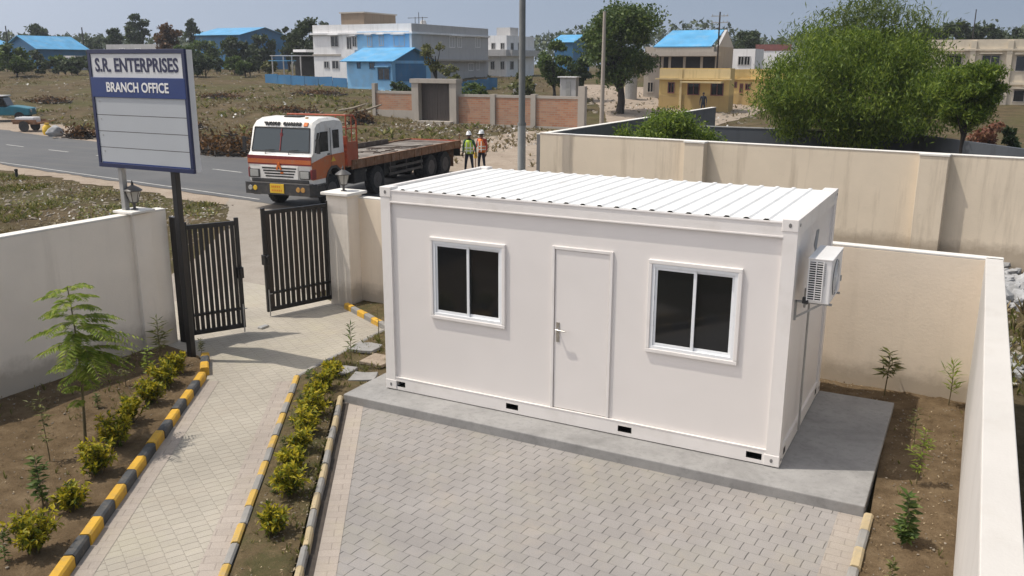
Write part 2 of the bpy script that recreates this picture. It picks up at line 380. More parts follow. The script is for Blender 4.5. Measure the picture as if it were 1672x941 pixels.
M['kyelm'] = paint('kerb_muted_yellow_paint', (0.50, 0.32, 0.07), 0.75, 0.12, 6, dirt=(0.3, 0.25, 0.18), dirt_amt=0.85, bump=0.3)
M['kyelp'] = paint('kerb_faded_yellow_paint', (0.43, 0.34, 0.20), 0.75, 0.12, 6, dirt=(0.3, 0.26, 0.2), dirt_amt=0.9, bump=0.3)
M['kblk'] = paint('kerb_black_paint', (0.055, 0.058, 0.062), 0.75, 0.2, 6, dirt=(0.2, 0.17, 0.13), dirt_amt=0.6, bump=0.3)
M['kgry'] = paint('kerb_faded_black_paint', (0.25, 0.24, 0.225), 0.8, 0.15, 6, dirt=(0.3, 0.26, 0.2), dirt_amt=0.6, bump=0.3)
M['drain'] = paint('drain_dirt_and_shade', (0.06, 0.048, 0.038), 0.9, 0.3, 8)
M['plL'] = plaster('cream_plaster', (0.85, 0.775, 0.675), amt=0.22, low=0.28)
M['plcap'] = plaster('white_coping', (0.74, 0.71, 0.655), amt=0.2)
M['plB'] = plaster('beige_plaster', (0.82, 0.70, 0.555), amt=0.22, bump=0.28, bscale=26, low=0.2)
M['plW'] = plaster('weathered_beige_plaster', (0.70, 0.60, 0.465), stain=(0.21, 0.155, 0.10), amt=0.55, low=0.3)
M['plR'] = plaster('whitewashed_plaster', (0.56, 0.53, 0.49), amt=0.18, bump=0.25)
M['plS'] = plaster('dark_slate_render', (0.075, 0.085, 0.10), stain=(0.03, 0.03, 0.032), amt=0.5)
M['cab'] = paint('cabin_white_paint', (0.77, 0.725, 0.69), 0.42, 0.02, 1.2, dirt=(0.62, 0.58, 0.53), dirt_amt=0.12)
M['cabf'] = paint('cabin_frame_paint', (0.79, 0.75, 0.715), 0.38, 0.02, 2.0, dirt=(0.5, 0.45, 0.38), dirt_amt=0.3)
M['roofw'] = paint('white_roof_sheet', (0.82, 0.81, 0.785), 0.4, 0.03, 1.5, dirt=(0.55, 0.5, 0.42), dirt_amt=0.3)
M['void'] = paint('dark_void', (0.012, 0.012, 0.013), 0.9)
M['seal'] = paint('grey_seal', (0.16, 0.155, 0.15), 0.6)
M['alu'] = paint('white_aluminium', (0.80, 0.81, 0.82), 0.3, 0.02)
M['glass'] = glass_dark('window_glass')
M['steel'] = paint('brushed_steel', (0.55, 0.53, 0.49), 0.3, 0.05, 20, metallic=0.9)
M['acw'] = paint('ac_casing', (0.76, 0.74, 0.715), 0.4, 0.02)
M['galv'] = paint('galvanised_steel', (0.36, 0.355, 0.34), 0.5, 0.12, 8, metallic=0.3)
M['gate'] = paint('black_gate_paint', (0.009, 0.009, 0.010), 0.42, 0.2, 5, dirt=(0.05, 0.035, 0.028), dirt_amt=0.2)
M['gateb'] = paint('brown_gate_paint', (0.018, 0.012, 0.010), 0.45, 0.2, 5)
M['blue'] = paint('sign_blue', (0.008, 0.032, 0.15), 0.4, 0.06)
M['bluer'] = paint('sign_frame_blue', (0.007, 0.014, 0.062), 0.4, 0.08)
M['signw'] = paint('sign_white', (0.60, 0.605, 0.61), 0.45, 0.03, 2, dirt=(0.42, 0.42, 0.42), dirt_amt=0.25)
M['signg'] = paint('sign_panel_grey', (0.42, 0.44, 0.46), 0.45, 0.03, 1.5)
M['navy'] = paint('navy_letters', (0.012, 0.016, 0.06), 0.5)
M['white'] = paint('white_paint', (0.78, 0.77, 0.75), 0.45, 0.03)
M['black'] = paint('black_trim', (0.02, 0.02, 0.021), 0.5, 0.15)
M['lampg'] = paint('frosted_lamp_glass', (0.42, 0.40, 0.36), 0.2, 0.1)
M['lampm'] = paint('lamp_grey_metal', (0.075, 0.07, 0.065), 0.45, 0.15, 15)
M['stone'] = paint('rubble_stone', (0.235, 0.20, 0.155), 0.9, 0.35, 4, dirt=(0.17, 0.13, 0.085), dirt_amt=0.9, bump=0.6, bscale=20)
M['stoned'] = paint('grey_rubble', (0.33, 0.33, 0.33), 0.9, 0.3, 3, dirt=(0.13, 0.12, 0.1), dirt_amt=0.6, bump=0.6, bscale=12)
M['litter'] = leafmat('fallen_leaves', (0.14, 0.09, 0.04), (0.24, 0.17, 0.09), (0.40, 0.32, 0.21), trans=0.1)
M['trash'] = leafmat('paper_scraps', (0.45, 0.42, 0.38), (0.62, 0.60, 0.56), (0.72, 0.70, 0.68), trans=0.05)
M['weed'] = leafmat('roadside_weeds', (0.08, 0.105, 0.024), (0.155, 0.165, 0.038), (0.34, 0.285, 0.09))
M['dryw'] = leafmat('dry_grass', (0.13, 0.11, 0.045), (0.23, 0.18, 0.085), (0.34, 0.27, 0.15))
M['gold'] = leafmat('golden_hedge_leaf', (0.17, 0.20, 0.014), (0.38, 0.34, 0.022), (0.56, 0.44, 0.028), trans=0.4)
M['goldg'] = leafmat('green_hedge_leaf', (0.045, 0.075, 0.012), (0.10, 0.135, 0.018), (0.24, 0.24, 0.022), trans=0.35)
M['fern'] = leafmat('feathery_leaf', (0.15, 0.22, 0.03), (0.24, 0.31, 0.045), (0.36, 0.40, 0.075), trans=0.45)
M['dleaf'] = leafmat('dark_leaf', (0.02, 0.04, 0.013), (0.04, 0.07, 0.02), (0.08, 0.11, 0.03))
M['mleaf'] = leafmat('mid_leaf', (0.04, 0.075, 0.016), (0.08, 0.125, 0.025), (0.14, 0.18, 0.04))
M['oleaf'] = leafmat('olive_leaf', (0.06, 0.075, 0.02), (0.13, 0.14, 0.04), (0.22, 0.21, 0.07))
M['mesq'] = leafmat('fine_green_leaf', (0.05, 0.09, 0.012), (0.125, 0.19, 0.022), (0.26, 0.32, 0.045), trans=0.45)
M['mesqd'] = leafmat('fine_grey_green_leaf', (0.07, 0.105, 0.025), (0.12, 0.16, 0.04), (0.19, 0.23, 0.06), trans=0.4)
M['farleaf'] = leafmat('far_tree_leaf', (0.028, 0.045, 0.018), (0.052, 0.074, 0.026), (0.085, 0.11, 0.038))
M['rust'] = leafmat('rusty_leaf', (0.06, 0.035, 0.015), (0.12, 0.06, 0.02), (0.18, 0.09, 0.03))
M['red'] = leafmat('dry_red_leaf', (0.14, 0.05, 0.03), (0.22, 0.09, 0.05), (0.28, 0.16, 0.09))
M['bark'] = paint('bark', (0.10, 0.078, 0.055), 0.9, 0.3, 12, bump=0.6)
M['barkd'] = paint('dark_bark', (0.035, 0.028, 0.022), 0.9, 0.3, 12, bump=0.6)
M['stem'] = paint('green_brown_stem', (0.13, 0.105, 0.05), 0.8, 0.2, 20)

# ------------------------------------------------------------------ ground, road, tracks
def axis(segs):
    r = []
    for a, b, st in segs: r += list(np.arange(a, b, st))
    return np.array(r+[segs[-1][1]])
grid_obj('ground', axis(((-900, -260, 32), (-260, -110, 6), (-110, -6, 0.9), (-6, 16, 1.2), (16, 60, 2.5), (60, 700, 32))),
         axis(((-60, -12, 6), (-12, 12, 1.2), (12, 110, 0.9), (110, 240, 6), (240, 1100, 36))), M['field'])
xs_ = np.linspace(-75, -6.2, 60)
def rd(x, o): return (x, float(road_y(x))+o)
def hw(x): return 4.55+0.0*x
strip('shoulder', [rd(x, -hw(x)-1.0-0.15*sin(x)) for x in xs_], [rd(x, hw(x)+3.6) for x in xs_], 260, 14, M['dust'], 0.014, 0.55)
strip('road', [rd(x, -hw(x)) for x in xs_], [rd(x, hw(x)) for x in xs_ if x < -7.0], 260, 12, M['asphalt'], 0.03, 0.22)
strip('road_edge_line', [rd(x, -hw(x)+0.32) for x in xs_ if x < -15], [rd(x, -hw(x)+0.42) for x in xs_ if x < -15], 120, 2, M['roadpaint'], 0.037)
for k in range(11):
    x0 = -68+k*4.9
    strip('lane_dash', [rd(x0, 0.35), rd(x0+2.1, 0.35)], [rd(x0, 0.48), rd(x0+2.1, 0.48)], 6, 2, M['roadpaint'], 0.037)
# sandy drive from the gate down to the road
strip('driveway', [(-6.2, 0.15), (-7.6, 1.5), (-9.5, 5.0), (-12.5, 9.5), (-17.5, 14.6)], [(-4.6, 3.9), (-4.4, 5.5), (-4.7, 8.5), (-5.6, 11.5), (-6.6, 13.5)], 90, 26, M['drive'], 0.02, 0.25)
strip('dirt_track', [(-16.5, 22.5), (-17.5, 28), (-21.5, 36), (-21, 43), (-16.6, 50), (-22, 62), (-36, 84)], [(-6.2, 21.5), (-5.6, 28), (-8.5, 36), (-12.0, 43), (-11, 50), (-10, 62), (-9, 84)], 130, 22, M['dust'], 0.022, 0.5)

# ------------------------------------------------------------------ compound: paving, beds, kerbs
KL = Vector((-2.66, -0.66)); KD = Vector((0.5480, -0.8365)); KN = Vector((0.8365, 0.5480))    # left kerb of the path
PR = Vector((-1.57, -0.06)); PD = Vector((0.5599, -0.8286)); PN = Vector((0.8286, 0.5599))   # right kerb of the path
IN = Vector((-0.37, -0.47)); ID = Vector((0.554, -0.8325)); INN = Vector((0.8325, 0.554))       # kerb along the paved yard
def v2(v): return (v.x, v.y)
LEN = 7.0
pathpoly = [v2(KL+KD*LEN), v2(KL), (-2.92, -0.36), (-3.42, -0.02), (-4.3, 0.1), (-6.4, 0.15), (-6.4, 3.9), (-4.3, 3.75), (-3.30, 3.30), (-1.88, 2.56), (-1.80, 2.33), v2(PR), v2(PR+PD*LEN)]
poly_sheet('path_paving', pathpoly, 0.0, M['pav2'])
def offs(o, d, nrm, a, b, L0, L1): return [v2(o+nrm*a+d*L0), v2(o+nrm*b+d*L0), v2(o+nrm*b+d*L1), v2(o+nrm*a+d*L1)]
poly_sheet('path_border_paving', offs(KL, KD, KN, 0.0, 0.2, 0.1, LEN), 0.004, M['pavb2'])
poly_sheet('path_border_paving', offs(PR, PD, PN, -0.22, 0.0, 0.1, LEN), 0.004, M['pavb2'])
yard = [v2(IN+ID*LEN), v2(IN+ID*-0.1), (6.1, -0.45), (6.1, -7.2)]
poly_sheet('yard_paving', yard, 0.0, M['pav'])
poly_sheet('yard_border_paving', offs(IN, ID, INN, 0.02, 0.27, 0.0, LEN), 0.004, M['pavb2'])
poly_sheet('yard_border_paving', [(5.86, -7.2), (6.1, -7.2), (6.1, -0.46), (5.86, -0.46)], 0.004, M['pavb'])
def bed(name, poly, mat, z=0.045, amp=0.05):
    m = MB(); m.add([(x, y, z) for x, y in poly], [tuple(range(len(poly)))]); o = m.build(name, mat, fix=False)
    bm = bmesh.new(); bm.from_mesh(o.data); bmesh.ops.triangulate(bm, faces=bm.faces)
    for _ in range(6):
        lng = [e for e in bm.edges if e.calc_length() > 0.16]
        if not lng: break
        bmesh.ops.subdivide_edges(bm, edges=lng, cuts=1); bmesh.ops.triangulate(bm, faces=bm.faces)
    for v in bm.verts:
        if not v.is_boundary: v.co.z += amp*((vnoise(v.co.x, v.co.y, 0.55, 2)-0.4)+0.6*(vnoise(v.co.x, v.co.y, 0.17, 4)-0.5))
    bmesh.ops.recalc_face_normals(bm, faces=bm.faces)
    if sum(f.normal.z for f in bm.faces) < 0: bmesh.ops.reverse_faces(bm, faces=bm.faces)
    bm.to_mesh(o.data); bm.free(); o.data.polygons.foreach_set('use_smooth', [True]*len(o.data.polygons)); return struct(o)
bed('soil_bed', [v2(KL+KD*LEN-KN*0.1), v2(KL-KN*0.1), (-3.0, -0.4), (-3.45, -0.06), (-4.42, 0.1), (-4.42, -9), (-2, -9)], M['bed'])
bed('soil_bed', [v2(PR+PD*LEN+PN*0.1), v2(PR+PN*0.1), (-1.72, 2.36), (-1.83, 2.62), (-3.2, 3.3), (-3.2, 3.75), (0.5, 3.6), (0.5, 0.5), (-0.3, -0.4), v2(IN-INN*0.1), v2(IN+ID*LEN-INN*0.1)], M['bedgreen'], 0.05)
bed('soil_bed', [(6.16, -8), (6.16, -0.6), (6.05, 2.3), (6.05, 2.62), (0.3, 2.62), (0.3, 3.6), (6.95, 3.32), (6.95, -8)], M['bed'], 0.045)
# trowelled slab under the cabin
m = MB(); m.box(-0.38, -0.45, -0.1, 6.1, 2.68, 0.12); o = m.build('concrete_slab', M['slab'], bevel=0.012); struct(o)

def kerb(name, o, d, n, w_, h, L, first, mats, seg=0.345, z0=-0.05, skip=0.0):
    m = MB(); s = skip; k = first
    ang = math.atan2(d.y, d.x)
    while s < L:
        e = min(s+seg, L); g = 0.006; jz = rnd.uniform(-0.006, 0.006); jn = rnd.uniform(-0.006, 0.006)
        a = o+d*(s+g)+n*(jn-w_/2); b_ = o+d*(e-g)+n*(jn-w_/2+rnd.uniform(-.005, .005))
        ch = 0.018
        prof = [(-w_/2, z0), (w_/2, z0), (w_/2, h+jz-ch), (w_/2-ch, h+jz), (-w_/2+ch, h+jz), (-w_/2, h+jz-ch)]
        V = [(a.x+n.x*p, a.y+n.y*p, z) for p, z in prof]+[(b_.x+n.x*p, b_.y+n.y*p, z) for p, z in prof]
        q = 6; F = [tuple(range(q-1, -1, -1)), tuple(range(q, 2*q))]+[(i, (i+1) % q, q+(i+1) % q, q+i) for i in range(q)]
        m.add(V, F, k % 2); s = e; k += 1
    return struct(m.build(name, mats))
kerb('kerb', KL, KD, KN, 0.11, 0.115, LEN, 0, [M['kyel'], M['kblk']])
kerb('kerb', Vector((-2.74, -0.52)), Vector((-0.72, 0.69)).normalized(), Vector((0.69, 0.72)).normalized(), 0.12, 0.12, 0.75, 0, [M['kyel'], M['kblk']], 0.3)
kerb('kerb', PR, PD, -PN, 0.08, 0.06, LEN, 0, [M['kyelm'], M['kgry']], 0.35)
_d = (Vector((-1.80, 2.36))-PR).normalized()
kerb('kerb', PR+_d*0.03, _d, Vector((-_d.y, _d.x)), 0.08, 0.06, 2.42, 0, [M['kconc'], M['kgry']], 0.5)
_a = Vector((-3.28, 3.24)); _b = Vector((-1.78, 2.46)); _d = (_b-_a).normalized()
kerb('kerb', _a, _d, Vector((-_d.y, _d.x))*-1, 0.10, 0.10, (_b-_a).length, 0, [M['kyel'], M['kgry']], 0.28)
kerb('kerb', IN, ID, INN, 0.065, 0.11, LEN, 0, [M['kyelp'], M['kgry']], 0.34)
m = MB(); _p = offs(IN, ID, INN, 0.0, 0.075, 0.02, LEN); m.prism(_p, -0.03, 0.0075); struct(m.build('drain_gap_and_shade', M['drain']))  # dark strip: the drain and the kerb's shaded face, painted as one
kerb('kerb', Vector((6.1, -0.5)), Vector((0, -1)), Vector((-1, 0)), 0.09, 0.09, 6.5, 0, [M['kyelp'], M['kgry']], 0.36)
# stepping stones beside the cabin
for i, (x, y, a, l, label) in enumerate(((-1.40, 1.38, 0.2, 0.42, 'pale square stepping stone beside the gate-side kerb, farthest of the row'), (-0.86, 0.98, -0.1, 0.44, 'pinkish square stepping stone close to the cabin corner'),
                            (-1.06, 0.36, 0.15, 0.34, 'pale stepping stone half grown over near the small sapling'), (-0.62, 0.30, 0.4, 0.36, 'flat stepping stone nearest the concrete slab edge'))):
    m = MB(); m.prism([(l*.5*c+rnd.uniform(-.03, .03), l*.42*s_+rnd.uniform(-.03, .03)) for c, s_ in ((-1, -1), (0.1, -1.05), (1, -1), (1.04, 0.1), (1, 1), (-.1, 1.06), (-1, 1))], 0, 0.05)
    o = m.build('stepping_stone', M['slab'] if i != 1 else M['dust'], bevel=0.008); o.location = (x, y, 0.045); o.rotation_euler = (0.02, -0.02, a)
    tag(o, label, 'stepping stone', 'stepping stones beside the cabin')

# ------------------------------------------------------------------ compound walls
def wall(name, p, q, t, h, mat, capmat, label, z0=-0.4, cap=0.03, over=0.0, seglen=1.2):
    """plastered wall with its inner face on p-q, thickness t to the left of p->q"""
    r = thing(name, label, 'wall', (p[0], p[1], 0), math.atan2(q[1]-p[1], q[0]-p[0]))
    L = sqrt((q[0]-p[0])**2+(q[1]-p[1])**2)
    m = MB(); m.box(0, 0, z0, L, t, h-cap); m.build('wall_body', mat, r, bevel=0.006)
    c = MB(); c.box(-over, -over, h-cap, L+over, t+over, h); c.build('coping', capmat, r, bevel=0.008)
    return r
lw = wall('boundary_wall', (-4.4, -9.0), (-4.4, 0.40), 0.2, 2.17, M['plL'], M['plcap'], 'cream plastered wall behind the soil bed left of the gate, in shade')
m = MB(); m.box(8.74, -0.07, -0.3, 9.05, 0.24, 2.16); m.build('pillar', M['plL'], lw, bevel=0.008)
m = MB(); m.box(8.68, -0.12, 2.175, 9.11, 0.30, 2.215); m.build('pillar_cap', M['plcap'], lw, bevel=0.01)
bwv = wall('boundary_wall', (-3.27, 3.74), (7.12, 3.30), 0.17, 2.0, M['plB'], M['plcap'], 'beige rough plastered wall standing close behind the white cabin')
rw = wall('boundary_wall', (6.92, 3.36), (6.92, -9.0), 0.2, 2.0, M['plR'], M['plR'], 'long whitewashed wall running along the right edge of the picture')
# gate column with its cap
gc = thing('gate_column', 'cream square gate column carrying a lantern beside the right gate leaf', 'gate column', (-3.48, 3.63, 0))
m = MB(); m.box(-.24, -.22, -0.3, .24, .22, 2.05); m.build('column_shaft', M['plL'], gc, bevel=0.012)
m = MB(); m.box(-.31, -.29, 2.05, .31, .29, 2.105); m.build('column_cap', M['plcap'], gc, bevel=0.012)
# weathered wall across the lane, with its pilasters
a_, b_ = Vector((-4.65, 14.2)), Vector((13.5, 12.34)); 
w2 = thing('boundary_wall', 'long weathered beige wall with pilasters across the lane behind the cabin', 'wall', (a_.x, a_.y, 0), math.atan2(b_.y-a_.y, b_.x-a_.x)); L2 = (b_-a_).length
m = MB(); m.box(0, 0, -0.6, L2, 0.2, 2.40); m.build('wall_body', M['plW'], w2, bevel=0.008)
m = MB(); m.box(-.01, -.012, 2.40, L2, 0.21, 2.425); m.build('coping', M['plcap'], w2, bevel=0.006)
for x0, x1 in ((4.58, 5.12), (10.25, 10.85), (15.6, 16.2)):
    m = MB(); m.box(x0, -0.26, -0.4, x1, 0.02, 2.385); m.build('pilaster', M['plW'], w2, bevel=0.01)
    m = MB(); m.box(x0-.02, -0.28, 2.385, x1+.02, -0.014, 2.43); m.build('pilaster_cap', M['plcap'], w2, bevel=0.006)
# neighbouring plot: side wall and dark rear wall
m = MB(); w3 = thing('plot_wall', 'grey side wall of the neighbouring plot running back from the beige corner', 'wall', (-4.66, 14.4, 0), pi/2)
m.box(0, 0, -0.6, 19, 0.2, 2.36); m.build('wall_body', paint('grey_render', (0.16, 0.16, 0.165), 0.9, 0.15, 1.5, dirt=(0.08, 0.08, 0.08), dirt_amt=0.5), w3)
m = MB(); m.box(0, -.01, 2.36, 19, 0.21, 2.385); m.build('coping', M['plcap'], w3)
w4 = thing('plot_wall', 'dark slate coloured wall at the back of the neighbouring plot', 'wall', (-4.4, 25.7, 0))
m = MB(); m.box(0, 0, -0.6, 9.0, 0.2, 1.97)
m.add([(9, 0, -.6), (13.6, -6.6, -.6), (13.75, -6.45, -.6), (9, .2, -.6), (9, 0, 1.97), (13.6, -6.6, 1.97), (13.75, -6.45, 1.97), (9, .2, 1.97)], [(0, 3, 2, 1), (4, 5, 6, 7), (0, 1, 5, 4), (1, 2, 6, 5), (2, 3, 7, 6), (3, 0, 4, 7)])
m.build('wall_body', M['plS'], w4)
m = MB(); m.box(-.0, -.02, 1.97, 8.99, .22, 2.0); m.build('coping', M['galv'], w4)
# ------------------------------------------------------------------ site cabin
CL, CW, CH, CZ = 5.165, 2.65, 2.70, 0.132
cb = thing('site_cabin', 'white flat-pack site cabin with two sliding windows and a door on a concrete slab', 'cabin', (0, 0, CZ))
PW, RB, RT = 0.145, 0.165, 0.17
m = MB()
for x in (0, CL-PW):
    for y in (0, CW-PW): m.box(x, y, 0.10, x+PW, y+PW, CH-0.10)
POCK = ((0.13, 0.30), (1.82, 1.99), (3.31, 3.48), (4.81, 4.98))
PZ0, PZ1 = 0.045, 0.118
def rail_x(m, y0, y1, z0, z1, pockets):
    xs = [PW] + [v for p in pockets for v in p] + [CL-PW]
    for i in range(0, len(xs), 2):
        m.box(xs[i], y0, z0, xs[i+1], y1, z1)
    for a, b in pockets:
        m.box(a, y0, z0, b, y1, PZ0); m.box(a, y0, PZ1, b, y1, z1)
pk = [(max(a, PW+0.002), b) for a, b in POCK]; pk[-1] = (pk[-1][0], min(pk[-1][1], CL-PW-0.02))
rail_x(m, 0.004, 0.05, 0, RB, pk)
m.box(PW, CW-0.05, 0, CL-PW, CW-0.004, RB)
m.box(PW, 0.004, CH-RT, CL-PW, 0.12, CH-0.035); m.box(PW, CW-0.12, CH-RT, CL-PW, CW-0.004, CH-0.035)
for x0, x1 in ((0.004, 0.05), (CL-0.05, CL-0.004)):
    m.box(x0, PW, 0, x1, CW-PW, RB); m.box(x0 if x0 < 1 else x0-.07, PW, CH-RT, x1 if x0 > 1 else x1+.07, CW-PW, CH-0.035)
# folded lips at the rail edges
m.box(PW, -0.004, CH-RT-0.012, CL-PW, 0.012, CH-RT+0.004); m.box(PW, 0.0, RB, CL-PW, 0.03, RB+0.012)
m.box(PW, -0.004, CH-0.035, CL-PW, 0.03, CH-0.02); m.box(PW, CW-0.03, CH-0.035, CL-PW, CW+0.004, CH-0.02)
m.box(-.004, PW, CH-0.035, 0.06, CW-PW, CH+0.012); m.box(CL-0.06, PW, CH-0.035, CL+.004, CW-PW, CH+0.012)
m.build('frame', M['cabf'], cb, bevel=0.006)
for a, b in pk:
    m = MB(); y0, y1 = 0.006, 0.34
    V = [(a, y0, PZ0), (b, y0, PZ0), (b, y0, PZ1), (a, y0, PZ1), (a, y1, PZ0), (b, y1, PZ0), (b, y1, PZ1), (a, y1, PZ1)]
    m.add(V, [(0, 1, 5, 4), (1, 2, 6, 5), (2, 3, 7, 6), (3, 0, 4, 7), (4, 5, 6, 7)]); m.build('fork_pocket', M['void'], cb, fix=False)
for y in (0.30, CW-0.30):                              # small dark slots at the ends of the side rail
    m = MB(); m.box(CL-0.006, y-0.05, 0.05, CL-0.001, y+0.05, 0.12); m.build('side_slot', M['void'], cb)
for x in (-0.006, CL-0.164):
    for y in (-0.006, CW-0.164):
        for z in (0.0, CH-0.115):
            m = MB(); m.box(x, y, z, x+0.17, y+0.17, z+0.13); c = m.build('corner_casting', M['cabf'], cb, bevel=0.008)
            h = MB(); h.lathe([(0.0, 0), (0.018, 0), (0.018, 0.004), (0.0, 0.004)], 12, (x+0.085, y-0.003, z+0.065), 'y', sx=1.3, sy=0.9); h.build('casting_hole', M['seal'], c); h = MB(); h.lathe([(0.0, 0), (0.018, 0), (0.018, 0.004), (0.0, 0.004)], 12, (x+0.169, y+0.085, z+0.065), 'x', sx=1.2)
            h.build('casting_hole', M['seal'], c)
# front wall panel with real openings
WIN = ((0.72, 1.80, 1.075, 2.13), (3.60, 4.64, 1.075, 2.145)); DOOR = (2.42, 3.18, 0.165, 2.18)
def panel_front(m, x0, x1, z0, z1, y0, y1, holes):
    xs = sorted({x0, x1, *[h[0] for h in holes], *[h[1] for h in holes]})
    for a, b in zip(xs, xs[1:]):
        cuts = [h for h in holes if h[0] <= a+1e-6 and h[1] >= b-1e-6]
        z = z0
        for h in sorted(cuts, key=lambda q: q[2]):
            if h[2] > z+1e-6: m.box(a, y0, z, b, y1, h[2])
            z = h[3]
        if z < z1-1e-6: m.box(a, y0, z, b, y1, z1)
m = MB(); panel_front(m, PW-0.02, CL-PW+0.02, RB-0.02, CH-RT+0.02, 0.035, 0.095, [(w_[0]+.03, w_[1]-.03, w_[2]+.03, w_[3]-.03) for w_ in WIN]+[(DOOR[0]+.02, DOOR[1]-.02, DOOR[2]-.05, DOOR[3]-.02)])
o = m.build('front_wall', M['cab'], cb)
m = MB(); m.box(PW-.02, 0.145, RB-.02, PW+.0, CW-.1, CH-RT+.02)
m.build('left_wall', M['cab'], cb)
m = MB(); m.box(PW-.02, CW-0.09, RB-.02, CL-PW+.02, CW-0.035, CH-RT+.02); m.build('rear_wall', M['cab'], cb)
for y0, y1 in ((PW-.02, 1.105), (1.12, CW-PW+.02)):
    m = MB(); m.box(CL-0.095, y0, RB-.02, CL-0.03, y1, CH-RT+.02); m.build('side_wall_panel', M['cab'], cb, bevel=0.004)
m = MB(); m.box(CL-0.09, 1.09, RB, CL-0.045, 1.135, CH-RT); m.build('panel_joint', M['seal'], cb)
m = MB(); m.box(0.12, 0.1, 0.10, CL-0.12, CW-0.1, 0.15); m.build('floor', M['seal'], cb)
m = MB(); m.box(0.12, 0.12, CH-0.17, CL-0.12, CW-0.12, CH-0.14); m.build('ceiling', M['void'], cb)
# corrugated roof sheet: ridges run front to back
prof = [(0.062, 0)]; x = 0.17; P = 0.205; n = int((CL-0.30)/P)
for k in range(n):
    prof += [(x, 0), (x+0.118, 0), (x+0.138, 0.016), (x+0.172, 0.016), (x+0.192, 0)]; x += P
prof += [(CL-0.062, 0)]
zr = CH-0.017
m = MB(); V = [(a, 0.035, zr+z) for a, z in prof]+[(a, CW-0.035, zr+z) for a, z in prof]; q = len(prof)
m.add(V, [(i, i+1, q+i+1, q+i) for i in range(q-1)]); o = m.build('roof_sheet', M['roofw'], cb, fix=False)
if o.data.polygons[0].normal.z < 0: o.data.flip_normals()
md = o.modifiers.new('thick', 'SOLIDIFY'); md.thickness = 0.002
# windows
for wi, (x0, x1, z0, z1) in enumerate(WIN):
    m = MB(); t = 0.045
    m.box(x0, 0.004, z0, x1, 0.05, z0+t); m.box(x0, 0.004, z1-t, x1, 0.05, z1); m.box(x0, 0.005, z0+t, x0+t, 0.05, z1-t); m.box(x1-t, 0.005, z0+t, x1, 0.05, z1-t)
    wf = m.build('window', M['cabf'], cb, bevel=0.006)
    m = MB(); a, b, c0, c1 = x0+t, x1-t, z0+t, z1-t; t2 = 0.035
    m.box(a, 0.016, c0, b, 0.088, c0+t2); m.box(a, 0.016, c1-t2, b, 0.088, c1); m.box(a, 0.017, c0+t2, a+t2, 0.088, c1-t2); m.box(b-t2, 0.017, c0+t2, b, 0.088, c1-t2)
    m.build('window_frame', M['alu'], wf, bevel=0.003)
    a += t2; b -= t2; c0 += t2; c1 -= t2; mid = (a+b)/2; s = 0.034
    for k, (u0, u1, y) in enumerate(((a, mid+0.025, 0.030), (mid-0.012, b, 0.052))):
        m = MB(); m.box(u0, y, c0, u1, y+0.018, c0+s); m.box(u0, y, c1-s, u1, y+0.018, c1); m.box(u0, y, c0+s, u0+s*.75, y+0.018, c1-s); m.box(u1-s, y, c0+s, u1, y+0.018, c1-s)
        m.build('sliding_sash', M['alu'], wf, bevel=0.002)
        m = MB(); m.box(u0+s*.75, y+.007, c0+s, u1-s, y+0.011, c1-s); m.build('pane', M['glass'], wf)
# door
x0, x1, z0, z1 = DOOR
m = MB(); t = 0.036; m.box(x0, 0.012, z0+.012, x0+t, 0.08, z1); m.box(x1-t, 0.012, z0+.012, x1, 0.08, z1); m.box(x0+t, 0.013, z1-t, x1-t, 0.08, z1); m.build('door_frame', M['cabf'], cb, bevel=0.004)
m = MB(); m.box(x0+t+.005, 0.026, z0+.018, x1-t-.005, 0.066, z1-t-.005); dr = m.build('door', M['cab'], cb, bevel=0.004)
m = MB(); m.box(x0+t, 0.06, z0-.02, x1-t, 0.075, z1-t); m.build('door_gap', M['seal'], cb)
hx = x0+t+0.052
m = MB(); m.box(hx-.02, 0.018, 1.02, hx+.02, 0.028, 1.26); m.tube([(hx, 0.02, 1.18), (hx, -0.035, 1.18)], 0.011, 10); m.tube([(hx-.004, -0.035, 1.18), (hx+0.05, -0.037, 1.178), (hx+0.12, -0.034, 1.172)], [0.011, 0.010, 0.009], 10)
m.lathe([(0, 0.0), (0.011, 0), (0.011, 0.012), (0, 0.012)], 10, (hx, 0.012, 1.075), 'y'); m.build('handle', M['steel'], dr, smooth=40)
# ------------------------------------------------------------------ air conditioner on the end wall
ac = thing('air_conditioner', 'white outdoor air conditioner unit bracketed to the end wall of the cabin', 'air conditioner', (5.275, 0.10, 1.975))
W_, D_, H_ = 0.235, 0.74, 0.475
m = MB(); m.box(0, 0.012, 0, W_, D_, H_-0.012); m.build('casing', M['acw'], ac, bevel=0.012)
m = MB(); m.box(-.006, 0.0, H_-0.014, W_+.006, D_+.006, H_); m.build('lid', M['acw'], ac, bevel=0.005)
m = MB(); m.box(0.018, 0.004, 0.035, 0.148, 0.010, 0.435); m.build('grille_backing', M['void'], ac)
m = MB()
for k in range(17):
    z = 0.033+k*0.0242; m.box(0.016, -0.006, z, 0.150, 0.008, z+0.0075)
m.box(0.079, -0.008, 0.03, 0.089, 0.008, 0.437); m.box(0.008, -0.007, 0.027, 0.018, 0.011, 0.441); m.box(0.148, -0.007, 0.027, 0.158, 0.011, 0.441); m.build('side_grille', M['acw'], ac)
m = MB()
for k in range(12): m.box(0.168, 0.007, 0.415-k*0.02, 0.176, 0.0105, 0.421-k*0.02)
m.build('vent_holes', M['seal'], ac)
m = MB(); m.lathe([(0.0, 0), (0.19, 0), (0.19, 0.006), (0.0, 0.006)], 32, (W_-.001, 0.30, 0.235), 'x'); m.build('fan_opening', M['seal'], ac)
m = MB()
